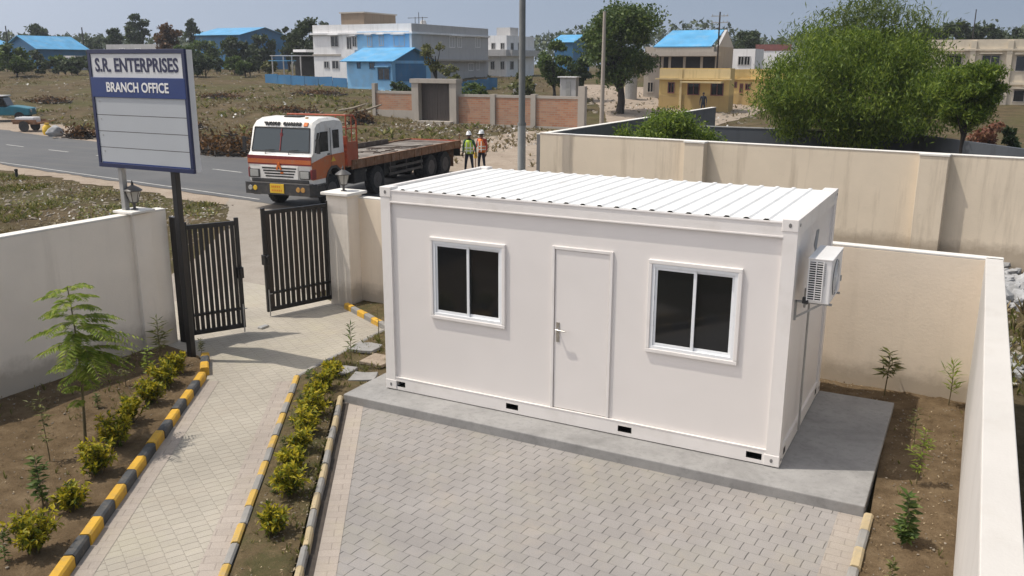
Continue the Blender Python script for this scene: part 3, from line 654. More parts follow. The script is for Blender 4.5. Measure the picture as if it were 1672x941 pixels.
for rr in (0.05, 0.085, 0.12, 0.155, 0.19): m.tube([(W_+.012, 0.30+rr*cos(a*pi/14), 0.235+rr*sin(a*pi/14)) for a in range(29)], 0.0032, 5)
for a in range(10): m.tube([(W_+.012, 0.30+.03*cos(a*pi/5), .235+.03*sin(a*pi/5)), (W_+.012, 0.30+.195*cos(a*pi/5+.4), .235+.195*sin(a*pi/5+.4))], 0.0028, 5)
m.lathe([(0, 0), (0.04, 0), (0.032, 0.012), (0, 0.014)], 16, (W_+.006, 0.30, 0.235), 'x'); m.build('fan_guard', M['acw'], ac, smooth=40)
m = MB(); m.box(W_-.03, D_-.012, 0.10, W_+0.01, D_+0.03, 0.16); m.build('service_valve', M['galv'], ac, bevel=.004)
for y in (0.08, D_-0.1):
    m = MB(); m.box(-0.10, y-.018, -0.022, W_+.02, y+.018, -0.004); m.box(-0.112, y-.018, -0.22, -0.09, y+.018, -0.004); m.bar((-0.10, y, -0.19), (0.15, y, -0.018), 0.02, 0.018, up=(0, 1, 0)); m.build('bracket', M['galv'], ac)
m = MB(); m.box(-.03, 0.0, -0.012, 0.03, 0.05, 0.05); m.build('foot', M['black'], ac)
m = MB(); m.tube([(-0.06, 0.85, 0.62), (-0.075, 0.83, 0.45), (-0.03, 0.76, 0.35), (0.03, 0.74, 0.3)], 0.014, 7); m.tube([(-0.06, 0.90, 0.62), (-0.08, 0.90, 0.3), (-0.05, 0.8, 0.2), (0.02, 0.74, 0.2)], 0.010, 7)
m.tube([(0.0, 0.6, 0.0), (-0.07, 0.75, -0.12), (-0.085, 0.86, -0.3), (-0.085, 0.87, -1.2), (-0.085, 0.9, -1.78)], 0.013, 7); m.build('pipe', M['galv'], ac, smooth=50)

# ------------------------------------------------------------------ signboard
sg = thing('signboard', 'blue framed signboard on two posts above the left gate, blank panel rows under its headings', 'sign', (-3.96, -0.25, 0))
BX0, BX1, BZ0, BZ1 = -0.985, 0.985, 2.855, 4.545; TH = 0.13
m = MB(); m.box(BX0+.01, 0.0, BZ0+.01, BX1-.01, TH, BZ1-.01); m.build('box', M['signw'], sg, bevel=0.004)
m = MB(); fw = 0.06
m.box(BX0, -0.022, BZ0, BX1, 0.02, BZ0+fw); m.box(BX0, -0.022, BZ1-fw, BX1, 0.02, BZ1); m.box(BX0, -0.021, BZ0+fw, BX0+fw, 0.02, BZ1-fw); m.box(BX1-fw, -0.021, BZ0+fw, BX1, 0.02, BZ1-fw); m.build('frame', M['bluer'], sg, bevel=0.004)
m = MB(); m.box(BX0+fw, -0.009, 4.155, BX1-fw, 0.0, BZ1-fw); m.build('name_panel', M['signw'], sg)
m = MB(); m.box(BX0+.03, -0.024, 3.875, BX1-.03, 0.0, 4.155); m.build('heading_band', M['blue'], sg, bevel=.003)
rows = [3.875, 3.62, 3.385, 3.15, BZ0+fw]
for k in range(4):
    m = MB(); m.box(BX0+fw, -0.008, rows[k+1]+.006, BX1-fw, 0.0, rows[k]-(.006 if k else 0)); m.build('blank_panel', M['signg'], sg)
m = MB()
for k in range(1, 4): m.box(BX0+fw, -0.005, rows[k]-.006, BX1-fw, 0.0, rows[k]+.006)
m.build('panel_gap', M['seal'], sg)
m = MB(); m.box(BX0+fw+.02, -0.014, BZ0+fw-.012, BX1-fw-.02, 0.0, BZ0+fw+0.02); m.build('bottom_channel', M['blue'], sg)
for k in range(4):
    m = MB(); m.lathe([(0, -.004), (0.010, -.004), (0.010, 0.0), (0, 0.0)], 8, (BX0+fw+.09, -.009, rows[k]-.06), 'y'); m.build('screw', M['galv'], sg)
text_mesh('letters', 'S.R. ENTERPRISES', M['navy'], 0.262, 0.002, Matrix.Translation((0, -0.012, 4.318)) @ FACE_S, sg, bold=0.006, xs=0.855)
text_mesh('letters', 'BRANCH OFFICE', M['white'], 0.188, 0.002, Matrix.Translation((0, -0.027, 4.012)) @ FACE_S, sg, bold=0.004, xs=0.90)
m = MB(); m.box(0.45, 0.03, -0.3, 0.545, 0.12, BZ0+.01); m.build('post', M['gate'], sg, bevel=.006)
m = MB(); m.box(-0.655, 0.03, -0.3, -0.575, 0.11, BZ0+.01); m.build('post', M['galv'], sg, bevel=.006)['label'] = 'bare grey post behind the wall'
# ------------------------------------------------------------------ gate leaves and post
gp = MB(); gp.box(-0.06, -0.06, -0.3, 0.06, 0.06, 2.02); gp.box(-0.066, -0.066, 2.02, 0.066, 0.066, 2.035); o = gp.build('gate_post', M['gate'], None, bevel=0.006); o.location = (-4.30, 0.47, 0)
tag(o, 'square black steel gate post at the wall end behind the signboard post', 'gate post')
def gate(p, q, nbars, label, hinge_at_start):
    L = sqrt((q[0]-p[0])**2+(q[1]-p[1])**2); r = thing('gate_leaf', label, 'gate', (p[0], p[1], 0), math.atan2(q[1]-p[1], q[0]-p[0]), 'leaves of the entrance gate')
    z0, z1 = 0.09, 1.89; sw = 0.065
    m = MB(); m.box(0, -.025, z0, sw, .025, z1+.05); m.box(L-sw, -.025, z0, L, .025, z1+.05); m.box(sw, -.024, z0, L-sw, .024, z0+.075); m.box(sw, -.024, z1-.07, L-sw, .024, z1); m.build('gate_frame', M['gate'], r, bevel=.004)
    n = nbars; gap = (L-2*sw)/(n*1.0); bw_ = gap*0.72
    for k in range(n):
        xc = sw+gap*(k+0.5); m = MB(); m.box(xc-bw_/2+gap*.0, -.010, z0+.06, xc+bw_/2, .010, z1-.05); m.build('slat', M['gate'] if k % 5 else M['gateb'], r)
    m = MB(); m.box(sw, -.03, 0.40, L-sw, -.008, 0.44); m.box(sw, .008, 0.40, L-sw, .03, 0.44)
    for k in range(n): m.lathe([(0, 0), (.018, 0), (.018, .012), (0, .014)], 8, (sw+gap*(k+.5), -.042, 0.42), 'y')
    m.build('cross_bar', M['gate'], r)
    fx = L-sw/2 if hinge_at_start else sw/2; hx = 0 if hinge_at_start else L
    m = MB(); m.box(fx-.05, -.06, 0.94, fx+.05, .06, 1.12); m.tube([(fx, -.07, .98), (fx-.02, -.075, 1.09), (fx+.03, -.07, 1.12)], .012, 7); m.build('lock_box', M['gate'], r, bevel=.008)
    m = MB(); m.tube([(fx, -.04, .02), (fx, -.04, .5)], .011, 7); m.tube([(fx, -.04, .42), (fx+.06, -.05, .42)], .009, 6); m.build('drop_bolt', M['galv'], r)
    for z in (0.35, 1.0, 1.62):
        m = MB(); m.tube([(hx+(-.03 if hinge_at_start else .03), 0, z-.06), (hx+(-.03 if hinge_at_start else .03), 0, z+.06)], .022, 10); m.build('hinge', M['gateb'], r, smooth=40)
    return r
gate((-4.22, 0.53), (-3.80, 1.30), 9, 'shorter black slatted gate leaf beside the signboard, hung at the wall end', True)
gate((-4.12, 2.16), (-3.70, 3.47), 12, 'wider black slatted gate leaf hung on the gate column in front of the truck', False)
m = MB(); m.box(-.05, -.09, 0.0, .05, .09, .035); o = m.build('gate_stop', M['galv'], None, bevel=.008); o.location = (-3.72, 1.62, 0); tag(o, 'small dark gate stop on the paving by the open left leaf', 'gate stop')
# ------------------------------------------------------------------ lanterns
def lantern(loc, label):
    r = thing('lantern', label, 'lantern', loc, 0.3, 'lanterns on the gate pillars')
    m = MB(); m.lathe([(0.0, 0), (.055, 0), (.055, .012), (.022, .022), (.022, .09), (.035, .10), (.035, .115), (0, .115)], 12); m.build('stem', M['lampm'], r, smooth=35)
    for k in range(6):
        a0, a1 = 2*pi*k/6, 2*pi*(k+1)/6; r0, r1, zb, zt = .062, .112, .125, .30
        m = MB(); m.add([(r0*cos(a0), r0*sin(a0), zb), (r0*cos(a1), r0*sin(a1), zb), (r1*cos(a1), r1*sin(a1), zt), (r1*cos(a0), r1*sin(a0), zt)], [(0, 1, 2, 3)]); o = m.build('glass_pane', M['lampg'], r)
        o.modifiers.new('t', 'SOLIDIFY').thickness = .003
    m = MB()
    for k in range(6):
        a = 2*pi*k/6; m.tube([(.064*cos(a), .064*sin(a), .118), (.116*cos(a), .116*sin(a), .302)], .0075, 5)
    m.lathe([(0, .112), (.07, .112), (.07, .126), (0, .126)], 6); m.build('cage', M['lampm'], r)
    m = MB(); m.lathe([(.142, .298), (.146, .308), (.10, .345), (.05, .375), (.022, .39), (.018, .41), (.024, .42), (.012, .44), (.004, .465), (0, .466)], 12); m.lathe([(0, .297), (.14, .297), (.14, .303), (0, .303)], 12); m.build('lamp_cap', M['lampm'], r, smooth=30)
    m = MB(); m.lathe([(0, .13), (.022, .135), (.03, .19), (.022, .25), (0, .26)], 10); m.build('bulb', M['white'], r, smooth=60)
    return r
l1 = lantern((-3.48, 3.63, 2.105), 'grey lantern on the square gate column in front of the truck')
dup(l1, (-4.48, -0.10, 2.215), 0.1, 'grey lantern on the wall pillar beneath the signboard', s=0.95)
# ------------------------------------------------------------------ tall steel pole at the wall corner
pl = thing('steel_pole', 'tall grey steel pole standing at the corner of the weathered beige wall', 'pole', (-4.92, 13.55, 0))
m = MB(); m.tube([(0, 0, -0.4), (0, 0, 2.7)], .115, 16); m.build('lower_shaft', paint('pole_pale_paint', (0.30, 0.31, 0.30), .6, .12, 3), pl, smooth=40)
m = MB(); m.tube([(0, 0, 2.68), (0, 0, 9.5)], [.096, .08], 16); m.tube([(0, 0, 2.66), (0, 0, 2.74)], .125, 16); m.build('upper_shaft', paint('pole_grey_paint', (0.17, 0.175, 0.17), .6, .12, 3), pl, smooth=40)
# ------------------------------------------------------------------ flatbed truck
M['trw'] = paint('truck_cream_white', (0.76, 0.74, 0.70), 0.35, 0.05, 2, dirt=(0.42, 0.36, 0.28), dirt_amt=0.75)
M['tro'] = paint('truck_orange', (0.50, 0.13, 0.035), 0.42, 0.1, 2.5, dirt=(0.32, 0.2, 0.12), dirt_amt=0.8)
M['trm'] = paint('truck_maroon', (0.22, 0.03, 0.03), 0.4, 0.1, 2)
M['trr'] = paint('truck_red_panel', (0.40, 0.075, 0.03), 0.5, 0.12, 2, dirt=(0.25, 0.15, 0.1), dirt_amt=0.6)
M['trg'] = paint('chassis_black', (0.022, 0.021, 0.02), 0.65, 0.25, 4, dirt=(0.13, 0.1, 0.075), dirt_amt=0.5)
M['bump'] = paint('bumper_dark', (0.045, 0.043, 0.042), 0.5, 0.2, 4, dirt=(0.16, 0.13, 0.1), dirt_amt=0.5)
M['tyre'] = paint('tyre_rubber', (0.022, 0.021, 0.021), 0.85, 0.2, 6, dirt=(0.14, 0.115, 0.09), dirt_amt=0.6)
M['rim'] = paint('dusty_rim', (0.09, 0.08, 0.072), 0.6, 0.2, 8)
M['rustm'] = paint('rusty_side_rail', (0.22, 0.105, 0.05), 0.8, 0.3, 3, dirt=(0.36, 0.26, 0.18), dirt_amt=0.8, bump=.4)
M['deck'] = paint('worn_deck_planks', (0.25, 0.22, 0.19), 0.85, 0.3, 2, dirt=(0.36, 0.32, 0.28), dirt_amt=0.8, bump=.4)
M['deckd'] = paint('dark_deck_plank', (0.10, 0.075, 0.06), 0.85, 0.3, 2, dirt=(0.3, 0.25, 0.2), dirt_amt=0.7)
M['tglass'] = glass_dark('windscreen_glass', (0.055, 0.07, 0.078), 0.08)
M['lens'] = paint('lamp_lens', (0.40, 0.40, 0.38), 0.12, 0.1)
M['amber'] = paint('amber_lens', (0.5, 0.28, 0.09), 0.2, 0.1)
M['yel'] = paint('number_plate_yellow', (0.72, 0.46, 0.03), 0.45, 0.1)
M['emb'] = paint('orange_emblem', (0.62, 0.15, 0.02), 0.4)
M['flag'] = paint('green_paint', (0.10, 0.22, 0.09), 0.6, .2)
tk = thing('flatbed_truck', 'white and orange long flatbed truck parked on the road behind the gate', 'truck', (-13.35, 12.75, 0), RAD(6.6))
TK = tk
HWD = 1.22
m = MB()   # cab shell: side profile extruded, then crowned roof
prof = [(0.05, 0.80), (0.0, 1.0), (0.0, 1.75), (0.10, 1.86), (0.30, 2.66), (0.42, 2.82), (0.75, 2.92), (1.5, 2.94), (1.92, 2.86), (2.0, 2.7), (2.0, 0.95), (1.75, 0.95), (1.68, 1.15), (1.45, 1.32), (1.15, 1.32), (0.92, 1.15), (0.85, 0.80)]
V = []; q = len(prof)
for x in (-HWD, -HWD+.10, HWD-.10, HWD):
    inset = x in (-HWD, HWD)
    for y, z in prof:
        zz = z-(0.10*max(0, (z-2.5)/.44) if inset else 0); yy = y+(0.05 if inset and y < 0.5 else 0)
        V.append((x*(1-.035*max(0, (z-1.8)/1.1)), yy, zz))
F = [tuple(range(q-1, -1, -1)), tuple(3*q+k for k in range(q))]+[(r_*q+i, r_*q+(i+1) % q, (r_+1)*q+(i+1) % q, (r_+1)*q+i) for r_ in range(3) for i in range(q)]
m.add(V, F); cabo = m.build('cab', M['trw'], tk, smooth=32)
m = MB(); m.add([(-1.08, 0.115, 1.90), (1.08, 0.115, 1.90), (1.03, 0.298, 2.60), (-1.03, 0.298, 2.60)], [(0, 1, 2, 3)]); o = m.build('windscreen', M['tglass'], tk); o.location = (0, -0.022, 0.006)
md = o.modifiers.new('t', 'SOLIDIFY'); md.thickness = 0.01
m = MB()
for a, b in (((-1.10, .095, 1.88), (1.10, .095, 1.88)), ((-1.05, .285, 2.63), (1.05, .285, 2.63)), ((-1.10, .095, 1.88), (-1.05, .285, 2.63)), ((1.10, .095, 1.88), (1.05, .285, 2.63))): m.tube([a, b], .022, 6)
m.build('windscreen_seal', M['black'], tk)
m = MB(); m.bar((0, .075, 1.9), (0, .26, 2.6), .03, .012, up=(0, 1, 0)); m.box(-.05, .21, 2.35, .05, .24, 2.46); m.build('red_tassel', M['trm'], tk)
for x in (-.55, .35):
    m = MB(); m.tube([(x, .04, 1.80), (x+.04, .045, 1.92), (x+.34, .06, 1.955)], .012, 5); m.build('wiper', M['black'], tk)
m = MB(); m.box(-HWD+.0, -.012, 1.64, HWD-.0, .02, 1.745); m.build('dark_band', M['trm'], tk)
m = MB(); m.box(-HWD+.0, -.014, 1.50, HWD-.0, .02, 1.638); m.build('orange_band', M['tro'], tk)
m = MB(); m.box(-HWD, -.010, 1.455, HWD, .02, 1.5); m.build('maroon_line', M['trm'], tk)
m = MB(); m.box(-.72, -.022, 1.0, .72, .0, 1.42); m.build('grille', M['trw'], tk, bevel=.01)
for k in range(4):
    wd = .66-.04*k; m = MB(); m.box(-wd, -.026, 1.325-k*.088, wd, -.005, 1.37-k*.088); m.build('grille_slot', M['void'], tk)
m = MB(); m.ext([(-.11, 1.30), (-.05, 1.30), (0, 1.42), (.05, 1.30), (.11, 1.30), (.04, 1.50), (-.04, 1.50)], 'y', -.05, -.02); m.lathe([(0, -.055), (.045, -.055), (.045, -.03), (0, -.03)], 14, (0, 0, 1.50), 'y'); m.build('emblem', M['emb'], tk)
m = MB(); m.ext([(.05, 1.18), (.16, 1.18), (.16, 1.24), (.05, 1.23)], 'y', -.034, -.02); m.build('badge', M['emb'], tk)
for s in (-1, 1):
    m = MB(); m.box(s*.97-.20, -.03, 1.02, s*.97+.20, .0, 1.30); h = m.build('headlight', M['bump'], tk, bevel=.02)
    m = MB(); m.box(s*.97-.16, -.042, 1.05, s*.97+.16, -.025, 1.27); m.build('lens', M['lens'], h, bevel=.015)
    m = MB(); m.box(s*1.2-.03, -.01, 1.02, s*1.2+.04, .25, 1.34); m.build('corner_lamp', M['trm'], tk, bevel=.02)
m = MB(); m.box(-1.25, -.18, .50, 1.25, .25, .86); m.box(-1.25, -.19, .855, 1.25, .05, .89); m.box(-1.1, -.02, .89, 1.1, .1, 1.0); m.build('bumper', M['bump'], tk, bevel=.03)
m = MB(); m.box(-.27, -.205, .56, .27, -.18, .86); m.build('number_plate', M['yel'], tk, bevel=.01)
m = MB()
for r_, z in enumerate((.77, .65)):
    for k in range(6 if r_ else 5): m.box(-.20+k*.07, -.209, z-.03, -.165+k*.07, -.205, z+.03)
m.build('plate_marks', M['emb'], tk)
for x, mt in ((-1.05, 'lens'), (-.86, 'yel'), (.80, 'amber'), (.98, 'amber')):
    m = MB(); m.lathe([(0, -.2), (.075, -.2), (.085, -.178), (0, -.178)], 14, (x, 0, .70), 'y'); m.build('fog_lamp', M[mt], tk)
for s in (-1, 1):                                    # doors, side windows, orange lower flank, step, mirrors
    X = s*HWD
    m = MB(); m.ext([(.04, 1.0), (.04, 1.55), (.95, 1.72), (2.0, 1.74), (2.0, .97), (1.76, .97), (1.68, 1.17), (1.46, 1.34), (1.14, 1.34), (.9, 1.17), (.82, 1.0)], 'x', X-.006, X+.006); m.build('orange_flank', M['tro'], tk)
    m = MB(); m.ext([(.42, 1.86), (1.06, 1.86), (1.06, 2.50), (.62, 2.50)], 'x', X*.985-.012, X*.985+.006); w_ = m.build('side_window', M['glass'], tk)
    m = MB(); m.ext([(1.35, 1.92), (1.72, 1.92), (1.72, 2.52), (1.35, 2.52)], 'x', X*.985-.012, X*.985+.006); m.build('side_window', M['glass'], tk)
    m = MB(); m.ext([(.26, 1.86), (.38, 1.86), (.56, 2.48), (.46, 2.48)], 'x', X*.985-.012, X*.985+.006); m.build('quarter_window', M['glass'], tk)
    m = MB(); m.box(X-.012, .98, 1.74, X+.014, 1.10, 1.78); m.box(X-.01, 1.18, 1.0, X+.010, 1.19, 2.6); m.build('door_handle', M['black'], tk)
    m = MB(); m.ext([(.80, .70), (.80, 1.0), (.95, 1.22), (1.15, 1.36), (1.46, 1.36), (1.72, 1.18), (1.80, .95), (1.80, .7), (1.72, .7), (1.72, .93), (1.64, 1.12), (1.42, 1.28), (1.18, 1.28), (1.0, 1.15), (.88, .97), (.88, .7)], 'x', X-.30 if s > 0 else X-.03, X+.03 if s > 0 else X+.30); m.build('wheel_arch', M['bump'], tk)
    m = MB(); m.box(X-.25 if s > 0 else X-.02, .2, .42, X+.02 if s > 0 else X+.25, .8, .55); m.box(X-.2 if s > 0 else X, .25, .55, X if s > 0 else X+.2, .78, .85); m.build('step', M['bump'], tk)
    m = MB(); m.tube([(X, .30, 2.25), (X+s*.20, .16, 2.25)], .014, 6); m.tube([(X, .25, 1.9), (X+s*.20, .16, 1.95)], .014, 6); m.box(X+s*.20-.06, .12, 1.85, X+s*.20+.06, .17, 2.32); m.build('mirror', M['black'], tk)
    m = MB(); m.ext([(1.15, 1.50), (1.30, 1.66), (1.45, 1.50)], 'x', X-.002, X+.009); m.build('triangle_decal', M['yel'], tk)
m = MB(); m.box(-.35, .9, 2.93, .25, 1.25, 2.975); m.build('roof_hatch', M['trg'], tk, bevel=.015)
m = MB(); m.lathe([(0, 0), (.06, 0), (.05, .04), (0, .05)], 10, (.65, .75, 2.91)); m.build('marker_lamp', M['amber'], tk)
TM = Matrix.Translation((0, 0.29, 2.735)) @ Matrix.Rotation(RAD(-40), 4, 'X') @ FACE_S
for wd_, x_ in (('\u0427UOSOE', -.42), ('GAHUMUI', .36)): text_mesh('letters', wd_, M['black'], 0.165, 0.03, Matrix.Translation((x_, 0.33, 2.745)) @ Matrix.Rotation(RAD(-30), 4, 'X') @ FACE_S, tk, bold=.001, xs=.9)
m = MB(); m.T = Matrix.Translation((.88, .35, 2.745)) @ Matrix.Rotation(RAD(-30), 4, 'X'); m.box(-.07, -.03, -.07, .07, .02, .06); m.build('red_emblem', M['emb'], tk)
def wheel(x, y, w_=.30, R=.52, dual=False):
    m = MB(); s = 1 if x > 0 else -1
    hw_ = w_/2
    prof_ = [(R*.56, -hw_*.9), (R*.80, -hw_), (R*.95, -hw_*.92), (R, -hw_*.7), (R, hw_*.7), (R*.95, hw_*.92), (R*.80, hw_), (R*.56, hw_*.9)]
    m.lathe(prof_, 28, axis='x'); t = m.build('wheel', M['tyre'], tk, smooth=35); t.location = (x, y, R)
    g = MB()
    for k in range(26):
        a = 2*pi*k/26
        for q in (-1, 1):
            g.bar((q*hw_*.15, (R+.0)*cos(a), (R+.0)*sin(a)), (q*hw_*.75, (R-.003)*cos(a+.1), (R-.003)*sin(a+.1)), .05, .03, up=(0, cos(a), sin(a)))
    g.build('tread', M['tyre'], t)
    r_ = MB(); o_ = s*hw_; r_.lathe([(R*.57, o_*.92), (R*.55, o_*.6), (R*.40, o_*.3), (R*.34, o_*.25), (R*.30, o_*.75), (R*.18, o_*.85), (R*.16, o_*1.05), (0.001, o_*1.06)], 20, axis='x')
    for k in range(8): r_.lathe([(0, o_*.25), (.022, o_*.25), (.02, o_*.5), (0, o_*.5)], 6, (0, .37*R*cos(k*pi/4), .37*R*sin(k*pi/4)), 'x')
    r_.build('rim', M['rim'], t, smooth=35)
for y in (1.30, 4.35):
    for s in (-1, 1): wheel(s*1.0, y)
for y in (8.75, 10.1):
    for s in (-1, 1): wheel(s*1.02, y); wheel(s*.70, y)
m = MB()
for s in (-.42, .42): m.box(s-.05, .6, .82, s+.05, 11.2, 1.08)
for y in (1.3, 4.35, 8.75, 10.1): m.box(-.95, y-.07, .45, .95, y+.07, .60); m.lathe([(0, -.2), (.2, -.12), (.2, .12), (0, .2)], 10, (0, y, .52), 'x')
for y in np.arange(2.6, 11.2, .8): m.box(-1.15, y-.04, 1.06, 1.15, y+.04, 1.2)
m.box(-.4, 2.1, .6, .4, 3.4, 1.15); m.build('chassis', M['trg'], tk)
for s in (-1, 1):
    m = MB(); 
    for z in (.62, .85): m.bar((s*1.12, 5.2, z), (s*1.12, 8.0, z), .05, .09)
    for y in (5.3, 6.6, 7.9): m.box(s*1.12-.03, y-.03, .55, s*1.12+.03, y+.03, 1.2)
    m.build('side_guard', M['bump'], tk)
m = MB(); m.box(.55, 2.75, .55, 1.12, 3.6, 1.05); m.build('fuel_tank', M['trg'], tk, bevel=.05)
m = MB(); m.lathe([(0, -.5), (.16, -.5), (.16, .5), (0, .5)], 14, (-.85, 3.2, .8), 'y'); m.build('air_tank', M['trg'], tk, smooth=40)
m = MB(); m.box(.5, 5.0, .6, 1.05, 5.9, 1.1); m.build('battery_box', M['trg'], tk)
BY0, BY1, BZ = 2.45, 11.5, 1.36
m = MB(); m.box(-1.2, BY0, 1.2, 1.2, BY1, BZ-.03); m.build('bed_frame', M['trg'], tk)
m = MB(); y = BY0; k = 0
cols = []
while y < BY1-.05:
    w_ = rnd.uniform(.13, .24); zz = BZ-.03+rnd.uniform(.02, .035); m.box(-1.17, y+.008, BZ-.03, 1.17, min(y+w_-.008, BY1-.02), zz, 0 if rnd.random() < .62 else 1); y += w_
m.build('deck', [M['deck'], M['deckd']], tk)
for s in (-1, 1):
    m = MB(); m.box(s*1.215-.035, BY0, 1.10, s*1.215+.035, BY1, BZ+.03); m.box(s*1.225-.045, BY0, BZ+.03, s*1.225+.045, BY1, BZ+.06)
    for yy in np.arange(BY0+.3, BY1, .62): m.box(s*1.255-.02, yy-.03, 1.10, s*1.255+.02, yy+.03, BZ+.02)
    m.build('side_rail', M['rustm'], tk, bevel=.006)
m = MB(); m.box(-1.18, BY0+.1, BZ+.03, -1.12, BY1-2.2, BZ+.20); m.build('far_side_board', M['deckd'], tk)
m = MB(); m.box(-1.22, BY1-.06, 1.05, 1.22, BY1+.02, BZ+.05); m.build('tail_rail', M['trr'], tk)
m = MB(); m.box(-1.2, BY1-.02, .72, 1.2, BY1+.03, 1.05); m.build('tail_board', M['trg'], tk)
m = MB(); m.bar((1.19, BY1-.03, BZ), (1.19, BY1-.03, BZ+.32), .035, .035); m.build('stake', M['rustm'], tk)
m = MB(); m.box(-1.2, 2.22, 1.25, 1.2, 2.30, 2.25); m.build('headboard', M['trr'], tk, bevel=.01)
m = MB()
for z in (1.62, 1.75, 1.95): m.box(-1.19, 2.205, z, 1.19, 2.222, z+.05); m.box(-1.19, 2.298, z, 1.19, 2.315, z+.05)
m.box(1.19, 2.2, 1.25, 1.215, 2.85, 2.05); m.build('headboard_rib', M['trr'], tk)
m = MB(); m.box(-1.2, 2.20, 1.20, 1.22, 2.90, 1.25); m.build('headboard_sill', M['rustm'], tk)
m = MB()
for x in np.linspace(-1.16, 1.16, 7): m.tube([(x, 2.26, 2.25), (x, 2.26, 2.95)], .028, 6)
for z in (2.55, 2.95): m.tube([(-1.16, 2.26, z), (1.16, 2.26, z)], .03, 6)
m.tube([(1.18, 2.26, 2.95), (1.18, 2.7, 2.93), (1.19, 2.88, 2.75), (1.19, 2.9, 1.3)], .032, 6); m.tube([(1.18, 2.26, 2.5), (1.19, 2.89, 2.5)], .026, 6); m.tube([(1.18, 2.58, 2.05), (1.18, 2.58, 2.94)], .022, 6); m.build('headboard_frame', M['trr'], tk)
for s in (-1, 1):
    m = MB(); m.box(s*1.0-.22, 10.75, .35, s*1.0+.22, 10.77, 1.1); m.build('mud_flap', M['rustm'], tk)
m = MB()                                              # loose ropes and sheet lying on the deck
for k in range(10):
    x, y = rnd.uniform(-.9, .9), rnd.uniform(3, 10); pts = [(x, y, BZ+.03)]
    for q in range(8): x += rnd.uniform(-.25, .25); y += rnd.uniform(.05, .35); pts.append((max(-1.1, min(1.1, x)), min(y, 11.2), BZ+rnd.uniform(.025, .05)))
    m.tube(pts, .018, 5)
tag(m.build('rope', M['deckd'], None), 'dark ropes lying loose along the truck deck', 'rope').matrix_world = Matrix.Translation((-13.35, 12.75, 0)) @ Matrix.Rotation(RAD(6.6), 4, 'Z')
ROPE = bpy.data.objects['rope']
m = MB(); P = [(-.7, 3.2), (-.1, 3.0), (.5, 3.3), (.6, 4.0), (.1, 4.4), (-.5, 4.2), (-.9, 3.8)]; m.prism(P, BZ+.03, BZ+.06); GS = m.build('tarpaulin', M['flag'], None, bevel=.01); tag(GS, 'folded green tarpaulin on the truck deck behind the headboard', 'tarpaulin'); GS.matrix_world = ROPE.matrix_world
TZ = tz(-14.7, 18)+0.032
for o in (tk, ROPE, GS): o.location.z += TZ

# ------------------------------------------------------------------ people
M['skin'] = paint('brown_skin', (0.13, 0.07, 0.045), 0.55, 0.08, 20)
M['hair'] = paint('black_hair', (0.012, 0.01, 0.009), 0.7)
M['jeans'] = paint('dark_blue_trousers', (0.018, 0.022, 0.038), 0.85, 0.2, 8)
M['boot'] = paint('dark_boots', (0.025, 0.022, 0.02), 0.7)
M['helm'] = paint('white_helmet', (0.78, 0.78, 0.78), 0.3, 0.02)
M['lime'] = paint('lime_vest', (0.42, 0.58, 0.05), 0.7, 0.08, 10)
M['oran'] = paint('orange_vest', (0.75, 0.20, 0.04), 0.7, 0.08, 10)
M['refl'] = paint('reflective_band', (0.72, 0.72, 0.66), 0.4)
M['shg'] = paint('dark_green_shirt', (0.03, 0.09, 0.055), 0.85, 0.1, 8)
M['shr'] = paint('red_shirt', (0.30, 0.04, 0.03), 0.85, 0.1, 8)
M['shn'] = paint('dark_navy_shirt', (0.02, 0.025, 0.035), 0.85, 0.1, 8)
def skin_mesh(joints, edges, radii):
    me = bpy.data.meshes.new('b'); me.from_pydata(joints, edges, []); o = bpy.data.objects.new('b', me); COL.objects.link(o)
    sk = o.modifiers.new('s', 'SKIN'); sk.use_smooth_shade = True
    if not me.skin_vertices: 
        bm = bmesh.new(); bm.from_mesh(me); bm.verts.layers.skin.verify(); bm.to_mesh(me); bm.free()
    for k, r_ in enumerate(radii):
        me.skin_vertices[0].data[k].radius = r_ if hasattr(r_, '__len__') else (r_, r_)
    me.skin_vertices[0].data[0].use_root = True
    ss = o.modifiers.new('ss', 'SUBSURF'); ss.levels = 2; ss.render_levels = 2
    res = bpy.data.meshes.new_from_object(o.evaluated_get(bpy.context.evaluated_depsgraph_get()))
    bpy.data.objects.remove(o); bpy.data.meshes.remove(me); return res
